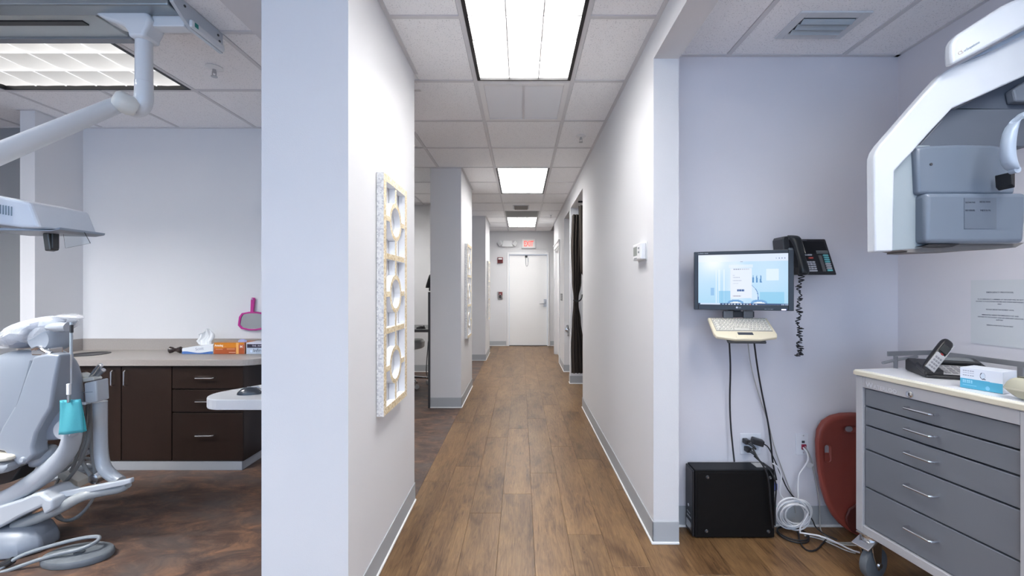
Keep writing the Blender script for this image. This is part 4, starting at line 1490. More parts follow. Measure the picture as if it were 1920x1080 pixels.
    MB().loft([base_ring(1, .001), base_ring(1, .035), base_ring(.94, .07), base_ring(.8, .10), base_ring(.6, .118)]).build('floor_base', mat('chair_base_grey', rgb(122, 130, 142), .4), t, bevel=.01, seg=2, smooth=True)
    # headrest with its bracket and plastic bag
    hr = mat('headrest_grey', rgb(140, 148, 160), .35)
    h = MB().loft([ell(C(x, y, 2.03), (0, .055 * k, 0), (0, 0, q * k), 18) for x, y, q, k in ((12, 638, .04, .35), (18, 637, .045, .75), (32, 636, .047, 1), (50, 634, .05, 1), (64, 632, .05, 1))]).build('headrest_pad', hr, t, smooth=True, sub=1)
    MB().lathe(C(97, 634, 2.04), [(.01, -.062), (.052, -.058), (.064, -.04), (.064, .04), (.02, .06)], 'y', 26).build('headrest_hub', mat('headrest_hub', rgb(160, 168, 178), .35), t, smooth=True)
    MB().loft([ell(C(x, y, 2.06), (0, .06, 0), (0, 0, q), 16, 2.6) for x, y, q in ((22, 622, .012), (40, 614, .024), (70, 608, .034), (100, 604, .036), (118, 604, .03), (128, 606, .012))]).build('headrest_cushion', mat('headrest_cushion', rgb(192, 200, 212), .35), t, smooth=True, sub=1)
    MB().tube([C(90, 614, 1.98), C(104, 613, 1.975), C(127, 613, 1.98)], [.014, .024, .022], 14).build('headrest_knob', UNITW, t, smooth=True)
    MB().box(C(64, 0).x, C(98, 0).x, 1.985, 2.05, C(0, 666).z, C(0, 652).z).build('headrest_bracket', CHROME, t, bevel=.007)
    MB().tube([C(62, 655, 1.98), C(75, 650, 1.975), C(84, 658, 1.975), C(97, 662, 1.98)], .009, 8, smooth=1).build('release_lever', CHROME, t, smooth=True)
    rnd = random.Random(3)
    rings = []
    NB = 34
    for i, (z, ax, ay) in enumerate([(-.064, .05, .03), (-.05, .12, .065), (-.028, .158, .082), (-.002, .17, .09), (.024, .165, .088), (.046, .14, .078), (.062, .09, .05), (.068, .03, .02)]):
        c = C(68, 623, 2.04) + Vector((z * .7, 0, z + 0))
        ring = ell(c, (ax, 0, ax * .22), (0, ay, 0), NB, 2.2)
        rings.append([p + Vector((rnd.uniform(-1, 1), rnd.uniform(-1, 1), rnd.uniform(-1, 1))) * (.010 if 0 < i < 7 else .003) for p in ring])
    film = mat('clear_plastic_film', (.95, .97, 1.0), .12, alpha=.34, spec=.9, bump=(26, 1.0, (1, 1, 1)))
    MB().loft(rings).build('plastic_cover', film, t, smooth=True, angle=25)
    MB().loft([ell(C(x, y, 2.02), (0, .05 * k, 0), (0, 0, .012 * k), 10) for x, y, k in ((112, 594, .8), (128, 592, 1), (142, 594, .8), (154, 597, .2))]).build('plastic_end', film, t, smooth=True, angle=25)


dental_chair()


def bib():
    Y = 1.945
    t = thing('dental_bib', W(133, 780, Y), 'teal paper bib clipped to a thin chain down the chair back', 'bib')
    m = mat('teal_paper', rgb(70, 158, 170), .85, bump=(700, .2, (.15, 1, 1)))
    m2 = mat('teal_paper_bright', rgb(72, 186, 198), .85)

    def sheet(px, y, mm, name):
        vs = []
        n = 10
        a, b, c, d = [W(x, q, y) for x, q in px]
        for j in range(n + 1):
            for i in range(n + 1):
                u, v = i / n, j / n
                p = (a * (1 - u) + b * u) * (1 - v) + (d * (1 - u) + c * u) * v
                vs.append(p + Vector((0, .006 * math.sin(u * 6 + v * 2), 0)))
        fs = [[j * (n + 1) + i, j * (n + 1) + i + 1, (j + 1) * (n + 1) + i + 1, (j + 1) * (n + 1) + i] for j in range(n) for i in range(n)]
        mb = MB().add(vs, fs)
        o = mb.build(name, mm, t, smooth=True)
        s = o.modifiers.new('solid', 'SOLIDIFY')
        s.thickness = .0015
    sheet([(112, 751), (152, 748), (154, 811), (107, 816)], Y, m, 'bib_sheet')
    sheet([(146, 749), (152.5, 748), (160, 809), (150, 812)], Y + .014, m2, 'folded_edge')
    MB().box(W(131.5, 0, Y).x, W(137, 0, Y).x, Y - .018, Y - .006, W(0, 739, Y).z, W(0, 718, Y).z).build('clip_tab', WHITEPL, t, bevel=.002)
    MB().box(W(131.5, 0, Y).x, W(135, 0, Y).x, Y - .016, Y - .004, W(0, 754, Y).z, W(0, 740, Y).z).build('clip_jaw', STEEL, t, bevel=.003)
    MB().tube([W(133.5, 664, 1.97), W(133.2, 690, Y - .012), W(133.4, 719, Y - .012)], .0035, 6).build('bead_chain', STEEL, t, smooth=True)
    MB().tube([W(133.5, 604, 1.96), W(133.5, 632, 1.955), W(133.5, 664, 1.962)], .0055, 8).build('coil_chain', mat('pale_coil', rgb(176, 186, 194), .4), t, smooth=True)
    MB().box(W(132, 0, 1.95).x, W(135.5, 0, 1.95).x, 1.945, 1.957, W(0, 624, 1.95).z, W(0, 609, 1.95).z).build('chain_clip', DARKP, t, bevel=.002)


bib()


def delivery_unit():
    t = bpy.data.objects['dental_chair']      # the assistant arm hangs from the chair and moves with it
    Y = 2.12

    def C(px, py, y=Y): return W(px, py, y)
    MB().prism([(C(x, y, 2.1).x + .0, C(x, y, 2.12).z) for x, y in ((161, 716), (184, 711), (185.5, 751), (163, 755))], Y - .03, Y + .035).build('holder_head', UNITW, t, bevel=.006)
    MB().prism([(C(x, y, Y).x, C(x, y, Y).z) for x, y in ((161, 733.2), (185, 731.6), (185, 732.6), (161, 734.2))], Y - .0315, Y - .029).build('head_joint', mat('joint_grey', rgb(130, 138, 148), .5), t)
    MB().prism([(C(x, y).x, C(x, y).z) for x, y in ((152, 712), (156, 709), (176, 706), (180, 709), (180, 712.5), (156, 716.5))], Y - .01, Y + .035).build('head_tray', mat('cream_tray', rgb(218, 216, 208), .4), t, bevel=.006)
    MB().loft([ell(C(x, 705, Y + .02), (0, .025 * k, 0), (0, 0, .02 * k), 14) for x, k in ((150, .5), (154, .9), (160, 1), (166, .7), (170, .2))]).build('hose_holder', mat('cream_tray', (0, 0, 0)), t, smooth=True)
    MB().box(C(163, 0).x, C(177, 0).x, Y - .045, Y - .03, C(0, 755).z, C(0, 750).z).build('head_lip', UNITW, t, bevel=.004)
    for i, (a, b) in enumerate((((168, 709), (190, 684)), ((176, 709), (194, 693)))):
        p0, p1 = C(*a, Y + .02), C(*b, Y + .02)
        ins = MB().tube([p0, p0 * .4 + p1 * .6, p1], [.009, .013, .012], 12).build('instrument', CHROME if i == 0 else STEEL, t, smooth=True)
        MB().tube([p1 + (p1 - p0) * -.02, p1 + (p1 - p0) * .06], [.0125, .006], 12).build('tip_cap', CHROME, ins, smooth=True)
    MB().tube([C(188, 753, Y + .03), C(188.5, 820, Y + .03), C(190, 858, Y + .03), C(196, 880, Y + .02), (C(212, 894, Y)), C(226, 902, Y - .01)], [.029, .028, .029, .029, .027, .025], 18, smooth=2).build('bent_tube', UNITW, t, smooth=True)
    Yb = 2.02
    MB().prism([(C(x, y, Yb).x, C(x, y, Yb).z) for x, y in ((52, 947), (60, 938), (88, 927), (228, 901), (245, 897), (245.5, 906), (231, 911), (92, 939), (60, 949))], Yb, Yb + .022).build('swing_bar', UNITW, t, bevel=.006, seg=3, smooth=True)
    MB().tube([C(30, 984, 2.03), C(70, 972, 2.03), C(115, 952, 2.02), C(152, 930, 2.02), C(188, 922, 2.05), C(228, 916, 2.06), C(240, 908, 2.06)], [.026, .026, .026, .025, .023, .022, .018], 14, smooth=2).build('hose_sleeve', mat('sleeve_grey', rgb(150, 154, 156), .45), t, smooth=True)
    hose = mat('hose_grey', rgb(150, 150, 148), .5)
    paths = [[(170, 757), (172, 800), (164, 840), (140, 885), (112, 915), (104, 925)],
             [(168, 757), (171, 790), (160, 830), (150, 858), (165, 885), (178, 905)],
             [(176, 757), (168, 800), (172, 850), (178, 880), (178, 905)],
             [(166, 757), (160, 800), (140, 870), (126, 900), (128, 925)]]
    for k, pth in enumerate(paths):
        MB().tube([C(x, y, Y + .05 + .02 * k) for x, y in pth], .0085, 8, smooth=2).build('hose', hose, t, smooth=True)
    for (cx, cy, rx, ry, yy) in ((142, 916, 40, 50, 2.22), (146, 920, 34, 47, 2.25)):
        c = C(cx, cy, yy)
        MB().tube([c + Vector((rx * yy / F * math.cos(a), .05 * math.sin(a), ry * yy / F * math.sin(a))) for a in [2 * PI * q / 40 for q in range(40)]], .0075, 8, closed=True).build('hose_loop', hose, t, smooth=True)
    MB().prism([(C(x, y, 2.2).x, C(x, y, 2.2).z) for x, y in ((106, 890), (116, 886), (146, 903), (146, 915), (136, 916), (108, 896))], 2.2, 2.26).build('arm_joint', mat('cream_tray', (0, 0, 0)), t, bevel=.004)
    for (a, b) in (((118, 884), (188, 872)), ((112, 872), (170, 846))):
        MB().tube([C(*a, 2.36), C(*b, 2.36)], .014, 10).build('back_rail', UNITG, t, smooth=True)
    MB().tube([C(60, 915, 2.36), C(120, 890, 2.36), C(185, 880, 2.36)], .012, 10, smooth=1).build('back_rail', UNITG, t, smooth=True)
    MB().lathe(C(187, 893, 2.2), [(.01, -.04), (.026, -.035), (.03, .03)], 'y', 14).build('chrome_knob', CHROME, t, smooth=True)


delivery_unit()


def foot_control():
    Y = 1.955
    c = W(147, 1040, Y)
    t = thing('foot_control', (c.x, Y, 0), 'flat round grey foot pedal with a wire loop on the bay floor', 'pedal')
    rings = [ell((c.x, Y, z), (.152 * s, .02 * s, 0), (-.02 * s, .088 * s, 0), 36) for z, s in ((.001, .94), (.006, .96), (.022, .96), (.030, .92), (.033, .84))]
    MB().loft(rings).build('pedal_disc', mat('pedal_grey', rgb(96, 102, 108), .5, noise=(30, .12, (1, 1, 1))), t, smooth=True, angle=40)
    MB().lathe((c.x + .015, Y - .01, .033), [(.02, 0), (.02, .006), (.012, .009)], seg=18).build('pedal_button', mat('pedal_dark', rgb(70, 76, 82), .5), t, smooth=True)
    pt = [W(2, 1066, 1.88), W(30, 1046, 1.90), W(60, 1034, 1.93), W(100, 1022, 1.96), W(150, 1009, 2.0), W(182, 1005, 2.0), W(188, 1009, 1.99), W(178, 1018, 1.96), W(150, 1030, 1.93), W(110, 1038, 1.91), W(70, 1050, 1.89), W(20, 1068, 1.87), W(0, 1074, 1.86)]
    MB().tube(pt, .0085, 8, smooth=2).build('wire_loop', mat('wire_grey', rgb(126, 132, 138), .4), t, smooth=True)
    MB().tube([W(25, 1050, 1.90), W(10, 1058, 1.89), W(-30, 1072, 1.88)], .016, 10, smooth=1).build('cable_plug', BLACKP, t, smooth=True)


foot_control()
# ================================================================== equipment bay on the right
# ------------------------------------------------------------------ monitor on its wall arm with keyboard
MON_A = math.atan2(-.145, .417)
MF = frame((1.0995, 2.0275, 1.3325), MON_A)
MWD, MHT = .4415, .296


def screen_px(u, v):
    # soft blue-white picture of a bright room, a pale login card, a dark task bar
    def mixc(a, b, k): k = max(0, min(1, k)); return tuple(x * (1 - k) + y * k for x, y in zip(a, b))
    g = math.exp(-((u - .18) ** 2 / .03 + (v - .15) ** 2 / .05))
    base = mixc((176, 212, 240), (204, 228, 246), .5 + .5 * math.sin(u * 9 + 1) * .4)
    base = mixc(base, (150, 205, 232), max(0, (v - .45)) * .9 * (1 if u > .6 or u < .32 else .35))
    base = mixc(base, (246, 250, 255), g * 1.0)
    base = mixc(base, (222, 236, 250), math.exp(-(u - .42) ** 2 / .012) * .8)
    if .14 > v: base = mixc((214, 226, 248), (240, 245, 255), g + .2)
    # furniture in the picture
    for cx, w_ in ((.245, .010), (.30, .008), (.21, .006)):
        if abs(u - cx) < w_ and v > .3: base = mixc(base, (238, 246, 252), .6)
    if .24 < u < .37 and v > .72: base = mixc(base, (120, 188, 226), .6)
    if .70 < u < .96 and v > .74: base = mixc(base, (112, 188, 224), .5)
    if .145 < u < .185 and .66 < v < .82: base = mixc(base, (120, 170, 220), .6)
    if .77 < u < .90 and .30 < v < .52: base = mixc(base, (232, 242, 250), .75)
    for cx in (.625, .665, .708):
        if abs(u - cx) < .008 * (v - .38) / .16 + .002 and .42 < v < .56: base = mixc(base, (54, 118, 176), .85)
    if .60 < u < .685 and .60 < v < .9:
        base = (206, 226, 244) if u < .60 + .085 * (1 - ((.9 - v) / .3) ** 3) else base
    if abs(u - (.60 + .08 * (1 - max(0, (.9 - v) / .3) ** 3))) < .004 and .6 < v < .9: base = (70, 120, 180)
    for c0 in (.43, .69):
        if ((u - c0) / .09) ** 2 + ((v - .965) / .07) ** 2 < 1: base = (110, 160, 208)
        if ((u - c0) / .075) ** 2 + ((v - .99) / .05) ** 2 < 1: base = (238, 245, 252)
    # card
    if .355 < u < .62 and .20 < v < .27: base = mixc(base, (236, 240, 248), .6)
    if .37 < u < .61 and .28 < v < .87: base = mixc(base, (232, 236, 248), .9)
    if .40 < u < .58 and .29 < v < .31 and int(u * 170) % 4: base = (150, 158, 172) if u < .48 else (190, 196, 206)
    for yy, x1 in ((.42, .42), (.46, .48), (.52, .50), (.575, .46)):
        if abs(v - yy) < .007 and .40 < u < x1 and int(u * 170) % 3: base = (186, 192, 204)
    if .445 < u < .53 and .69 < v < .73: base = (54, 84, 140) if int(u * 172) % 5 else (150, 170, 205)
    if .40 < u < .49 and .82 < v < .835 and int(u * 170) % 3: base = (150, 140, 150)
    if .48 < u < .51 and .145 < v < .155: base = (150, 158, 176)
    if .86 < u < .97 and .085 < v < .105 and int(u * 100) % 3 == 0: base = (130, 140, 170)
    # task bar
    if v > .965:
        if u < .025: base = (30, 44, 76)
        elif u < .255: base = (206, 222, 246)
        else:
            base = (40, 62, 104)
            k = (u - .27) / .034
            if 0 <= k < 12 and .25 < k % 1 < .75 and v > .975: base = ((150, 180, 225), (180, 190, 215), (215, 225, 240), (226, 150, 140))[(0, 1, 2, 1, 2, 0, 2, 1, 1, 3, 0, 1)[int(k)]]
            if u > .93 and v > .975 and int(u * 100) % 2: base = (170, 185, 215)
    return base


def monitor():
    t = thing('monitor', MF.translation, 'black flat monitor showing a pale blue screen on the bay wall', 'monitor')
    hw, hh = MWD / 2, MHT / 2
    bz = [(.020, .022), (.017, .027)]  # left/right, top/bottom
    fr = MB(MF)
    fr.box(-hw, -hw + .020, 0, .03, -hh, hh); fr.box(hw - .023, hw, 0, .03, -hh, hh)
    fr.box(-hw + .020, hw - .023, 0, .03, hh - .017, hh); fr.box(-hw + .020, hw - .023, 0, .03, -hh, -hh + .027)
    be = fr.build('bezel', mat('monitor_bezel', rgb(30, 33, 40), .3), t, bevel=.002)
    M2 = MF @ Matrix.Translation((-.0015, .005, .005))
    paint('screen', t, M2, MWD - .043, MHT - .044, 172, 98, screen_px, emit=.52, rough=.25)
    MB(MF).box(-hw + .01, hw - .01, .012, .045, -hh + .01, hh - .01).build('back_shell', BLACKP, t, bevel=.012)
    lg = mat('bezel_print', rgb(196, 200, 208), .4)
    # round face emblem and letters on the chin
    em = MB(MF)
    em.lathe((-.004 - .02, -.0006, -hh + .0135), [(.0048, 0), (.0048, .001)], 'y', 20)
    em.build('emblem', lg, be)
    text('LG', .0085, lg, be, MF @ Matrix.Translation((-.016, -.0004, -hh + .0105)), 'lettering')
    text('FLATRON  W2043', .006, lg, be, MF @ Matrix.Translation((-hw + .018, -.0004, hh - .011)), 'lettering')
    text('MENU  AUTO  INPUT', .004, lg, be, MF @ Matrix.Translation((hw - .125, -.0004, -hh + .006)), 'lettering')
    MB(MF).box(hw - .052, hw - .033, -.0016, 0, -hh + .003, -hh + .0085).build('power_light', mat('blue_led', (.3, .3, .9), .3, emit=1.6, ecol=(.55, .55, 1.0)), t)
    # wall arm
    arm = MB()
    p = MF @ Vector((0, .045, 0))
    arm.tube([p, p + Vector((.02, .06, 0)), (p.x + .03, RB - .02, p.z)], .02, 12)
    arm.box(p.x - .03, p.x + .09, RB - .02, RB - .001, p.z - .07, p.z + .07)
    arm.build('wall_arm', DARKP, t, smooth=True)
    return t


monitor()


def keyboard():
    # tilted tray with a compact cream keyboard; local x right, y up the slope, z off the keys
    c = Vector(((1391 - CX) * 2.03 / F, 2.03, 1.095))
    M = Matrix.Translation(c) @ Matrix.Rotation(math.radians(-5), 4, 'Z') @ Matrix.Rotation(math.radians(38), 4, 'X')
    t = thing('keyboard', c, 'compact cream keyboard with touchpad on a tilted tray under the monitor', 'keyboard')
    hw = .144
    MB(M).prism([(-hw, .072), (hw, .072), (hw + .004, -.045), (hw - .004, -.066), (.06, -.082), (-.06, -.082), (-hw + .004, -.066), (-hw - .004, -.045)], -.011, .006, 'z').build('case', CREAM, t, bevel=.005, seg=3)
    MB(M).box(-hw + .012, hw - .010, -.028, .066, .005, .0066).build('key_well', mat('key_gap', rgb(150, 146, 138), .6), t)
    km = mat('key_cream', rgb(228, 224, 212), .45)
    kl = mat('key_legend', rgb(96, 98, 106), .5)
    leg = MB(M)
    ks = MB(M)
    rows = [(.057, 19, .010), (.043, 15, .013), (.028, 15, .013), (.013, 14, .013), (-.002, 13, .013), (-.017, 12, .013)]
    x0, x1 = -hw + .013, hw - .011
    for j, (y, n, h) in enumerate(rows):
        wts = [1] * n
        if j == 5: wts = [1, 1, 1, 1, 1, 4.5, 1, 1, 1, 1, 1, 1]
        if j in (2, 3, 4): wts[0] = 1.5
        tot = sum(wts)
        x = x0
        for wgt in wts:
            w_ = (x1 - x0) * wgt / tot
            key = MB(M)
            a, b_, c_, d_ = x + .0008, x + w_ - .0008, y - h / 2, y + h / 2
            i = .0022
            key.add([(a, c_, .006), (b_, c_, .006), (b_, d_, .006), (a, d_, .006), (a + i, c_ + i, .011), (b_ - i, c_ + i, .011), (b_ - i, d_ - i * .6, .011), (a + i, d_ - i * .6, .011)],
                    [[0, 1, 5, 4], [1, 2, 6, 5], [2, 3, 7, 6], [3, 0, 4, 7], [4, 5, 6, 7]])
            key.build('key', km, t)
            if wgt < 2:
                leg.box(a + i + .001, a + i + .0045, y - .0005, y + .0036, .0109, .0113)
            x += w_
    o = leg.build('key_legend', kl, t)
    MB(M).box(-.036, .036, -.053, -.035, .0052, .0066).build('touchpad', mat('touchpad_grey', rgb(64, 68, 78), .35), t, bevel=.001)
    MB(M).box(-.05, -.001, -.078, -.058, .005, .0068).box(.001, .05, -.078, -.058, .005, .0068).build('touchpad_button', CREAM, t, bevel=.002)
    MB(M).box(-hw + .004, hw - .004, .062, .073, -.014, .004).build('tray_lip', GREYP, t, bevel=.002)
    tr = MB(M).box(-.09, .09, -.086, .05, -.022, -.012)
    tr.build('tray', DARKP, t, bevel=.004)
    # brackets up to the monitor
    gm = mat('bracket_grey', rgb(120, 122, 124), .4, .5)
    for px in (1371, 1409):
        a = W(px, 0, 2.06)
        MB().box(a.x - .024, a.x + .024, 2.085, 2.098, c.z + .045, 1.18).build('bracket', gm, t, bevel=.003)
    b = W(1391, 0, 2.07)
    MB().box(b.x - .08, b.x + .08, 2.098, 2.112, 1.145, 1.175).build('bracket_bar', DARKP, t, bevel=.003)
    MB().tube([(b.x, 2.11, 1.18), (b.x + .02, RB - .005, 1.18)], .016, 10).build('wall_arm', DARKP, t, smooth=True)


keyboard()


# ------------------------------------------------------------------ wall phone
def wall_phone():
    # wedge: local x right, y into the wall, z up the sloping face
    bl, br = W(1488, 515.5, 2.10), W(1568.5, 517, 2.10)
    tl, tr_ = W(1492, 444, 2.165), W(1550.5, 444, 2.165)
    t = thing('desk_phone', (br + bl) / 2, 'black wall phone with handset beside the top of the monitor', 'phone')
    # body: bottom stands off the wall
    ex = (br - bl).normalized()
    xl, xr = 1.405, 1.612
    zt, zb = 1.555, 1.362
    yt, yb = 2.16, 2.085
    mb = MB()
    xo = -.03  # the face leans out to the right at its foot as the phone hangs on its wedge
    vs = [(xl, yb, zb), (xr + .004, yb, zb), (xr, yt, zt), (xl, yt, zt), (xl, RB - .002, zb + .01), (xr + .004, RB - .002, zb + .01), (xr, RB - .002, zt), (xl, RB - .002, zt)]
    mb.add(vs, [[0, 1, 2, 3], [4, 7, 6, 5], [0, 4, 5, 1], [3, 2, 6, 7], [0, 3, 7, 4], [1, 5, 6, 2]])
    mb.build('body', BLACKP, t, bevel=.006, seg=3)
    u = (Vector((0, yt - yb, zt - zb))).normalized()     # up the face
    n = Vector((0, -u.z, u.y))                            # out of the face
    L = (Vector((0, yt, zt)) - Vector((0, yb, zb))).length
    M = Matrix(((1, n.x * -1, u.x, xl), (0, -n.y, u.y, yb), (0, -n.z, u.z, zb), (0, 0, 0, 1)))
    # local: x along, y into the face, z up the face
    wd = xr - xl
    MB(M).box(.075, wd - .012, -.004, .002, L - .088, L - .014).build('upper_panel', mat('phone_gloss', rgb(14, 15, 18), .18), t, bevel=.003)
    MB(M).box(wd - .072, wd - .012, -.0052, .002, L - .088, L - .070).build('display', mat('phone_lcd', rgb(92, 96, 98), .3), t, bevel=.001)
    MB(M).box(wd - .066, wd - .05, -.0045, .002, .018, L - .098).build('label_strip', mat('phone_strip', rgb(92, 92, 92), .4), t)
    kg = mat('phone_key_grey', rgb(172, 172, 178), .5)
    kt = mat('phone_key_teal', rgb(104, 180, 184), .5)
    kr = mat('phone_key_red', rgb(190, 84, 74), .5)
    for j in range(8):
        MB(M).box(wd - .041, wd - .015, -.006, .002, .020 + (7 - j) * .0122, .0285 + (7 - j) * .0122).build('button', kt if j < 4 or j == 7 else kg, t, bevel=.0012, seg=1)
    x0 = .068
    for r in range(4):
        for c in range(3):
            MB(M).box(x0 + c * .0158, x0 + c * .0158 + .0135, -.006, .002, .030 + (3 - r) * .0122, .0385 + (3 - r) * .0122).build('button', kg, t, bevel=.0012, seg=1)
    MB(M).box(x0 + .002, x0 + .045, -.006, .002, .018, .0262).build('button', kg, t, bevel=.0012, seg=1)
    MB(M).box(x0, x0 + .0125, -.006, .002, .108, .116).build('button', kg, t, bevel=.0012, seg=1)
    MB(M).box(x0 + .017, x0 + .04, -.006, .002, .108, .116).build('button', kg, t, bevel=.0012, seg=1)
    MB(M).box(x0 + .019, x0 + .042, -.006, .002, .091, .099).build('button', kr, t, bevel=.0012, seg=1)
    text('Business', .007, mat('phone_print', rgb(120, 124, 130), .5), t, M @ Matrix.Translation((.078, -.0045, L - .012)), 'lettering')
    MB().prism([(1.365, 1.55), (1.372, 1.565), (1.398, 1.568), (1.405, 1.49), (1.405, 1.40), (1.38, 1.40)], 2.13, RB - .003).build('cradle', DARKP, t, bevel=.004)
    MB(M).box(-.012, .008, -.02, .002, L - .085, L - .06).build('hook_switch', mat('hook_grey', rgb(130, 140, 146), .3), t, bevel=.004)
    # handset: a bowed grip with thicker ends
    hx = [(1.400, 2.115, 1.570, .026, .017), (1.403, 2.095, 1.555, .028, .021), (1.407, 2.083, 1.525, .023, .017), (1.411, 2.072, 1.480, .019, .014), (1.414, 2.055, 1.43, .019, .014), (1.416, 2.045, 1.395, .022, .018), (1.417, 2.05, 1.372, .024, .020), (1.417, 2.06, 1.36, .019, .014)]
    MB().loft([ell((x, y - .004, z), (a, 0, 0), (0, b, .004), 18, 3) for x, y, z, a, b in hx]).build('handset', mat('handset_black', rgb(30, 33, 36), .35), t, smooth=True, sub=1)
    MB().box(1.40, 1.435, 2.06, 2.10, 1.362, 1.40).build('mouth_rest', BLACKP, t, bevel=.004)
    # curly cord: a tangled hanging coil
    pts = []
    rnd = random.Random(5)
    cl = [W(1501, 516, 2.08), W(1499, 545, 2.10), W(1499, 580, 2.11), W(1497, 610, 2.11), W(1501, 630, 2.11), W(1498, 648, 2.11), W(1502, 660, 2.11), W(1496, 668, 2.11)]
    N = 330
    for k in range(N):
        f = k / (N - 1) * (len(cl) - 1)
        i = min(int(f), len(cl) - 2)
        p = cl[i].lerp(cl[i + 1], f - i)
        a = k * .95
        r = .0085 + .004 * math.sin(k * .21) + .0025 * math.sin(k * .083)
        pts.append(p + Vector((r * math.cos(a) + .006 * math.sin(k * .13), r * math.sin(a), .004 * math.sin(k * .37))))
    MB().tube(pts, .0026, 6).build('coiled_cord', BLACKP, t, smooth=True)


wall_phone()


# ------------------------------------------------------------------ wall outlets
def outlets():
    m = mat('outlet_white', rgb(222, 224, 230), .35)
    x0, x1, z0, z1 = W(1387, 0, RB).x, W(1426, 0, RB).x, W(0, 851, RB).z, W(0, 812, RB).z
    t = thing('wall_outlet', ((x0 + x1) / 2, RB, (z0 + z1) / 2), 'double white wall outlet with black plugs above the computer', 'outlet')
    MB().box(x0, x1, RB - .006, RB - .0005, z0, z1).build('cover_plate', m, t, bevel=.003)
    for k in (0, 1):
        cx = x0 + (x1 - x0) * (.3 + .4 * k)
        MB().box(cx - .018, cx + .018, RB - .008, RB - .006, z0 + .022, z1 - .022).build('socket_insert', mat('socket_white', rgb(206, 210, 218), .4), t, bevel=.002)
    for i, (px, py) in enumerate(((1400, 828), (1403, 843))):
        p = W(px, py, RB - .03)
        pl = thing('power_plug', p, ('black power plug in the upper left socket of the double outlet', 'black power plug in the lower left socket of the double outlet')[i], 'plug', 'black plugs in the double outlet')
        MB().box(p.x - .014, p.x + .012, RB - .045, RB - .009, p.z - .013, p.z + .013).build('plug_body', BLACKP, pl, bevel=.005)
        MB().tube([(p.x + .004, RB - .04, p.z - .004), (p.x + .02, RB - .055, p.z - .014), (p.x + .032, RB - .06, p.z - .03)], [.008, .007, .005], 8, smooth=1).build('strain_relief', BLACKP, pl, smooth=True)
    p = W(1420, 828, RB - .03)
    ad = thing('power_adapter', p, 'small black block adapter plugged in at the right of the double outlet', 'adapter')
    MB(frame((p.x, RB - .032, p.z), -.25, 0, .25)).box(-.03, .028, -.02, .018, -.016, .016).build('adapter_body', BLACKP, ad, bevel=.005)
    x0, x1 = W(1491, 0, RB).x, W(1515, 0, RB).x
    t = thing('data_outlet', ((x0 + x1) / 2, RB, (z0 + z1) / 2), 'white data wall plate with a red jack left of the red board', 'outlet')
    MB().box(x0, x1, RB - .006, RB - .0005, z0 - .003, z1).build('cover_plate', m, t, bevel=.003)
    c = W(1505, 836, RB)
    MB().box(c.x - .012, c.x + .012, RB - .014, RB - .006, c.z - .016, c.z + .012).build('red_jack', mat('jack_red', rgb(140, 30, 60), .4), t, bevel=.002)
    MB().box(c.x - .009, c.x + .006, RB - .008, RB - .006, c.z + .018, c.z + .03).build('dark_jack', DARKP, t)
    MB().lathe((c.x + .0, RB - .006, z1 - .012), [(.003, 0), (.003, -.0015)], 'y', 8).build('screw', STEEL, t)
    MB().lathe((c.x + .0, RB - .006, z0 + .009), [(.003, 0), (.003, -.0015)], 'y', 8).build('screw', STEEL, t)
    c = W(1516, 872, RB - .02)
    tp = thing('cable_tag', c, 'crumpled white tape flag on the cable under the data plate', 'tape')
    MB().prism([(c.x - .02, c.z + .02), (c.x - .005, c.z + .024), (c.x + .012, c.z + .012), (c.x + .028, c.z + .004), (c.x + .014, c.z - .02), (c.x - .008, c.z - .012)], RB - .022, RB - .018).build('tape_flap', mat('tape_white', rgb(206, 206, 208), .6), tp, bevel=.001)
    MB().prism([(c.x - .022, c.z + .026), (c.x - .010, c.z + .034), (c.x + .0, c.z + .016), (c.x - .012, c.z + .01)], RB - .028, RB - .024).build('tape_fold', mat('tape_white', (0, 0, 0)), tp, bevel=.001)


outlets()


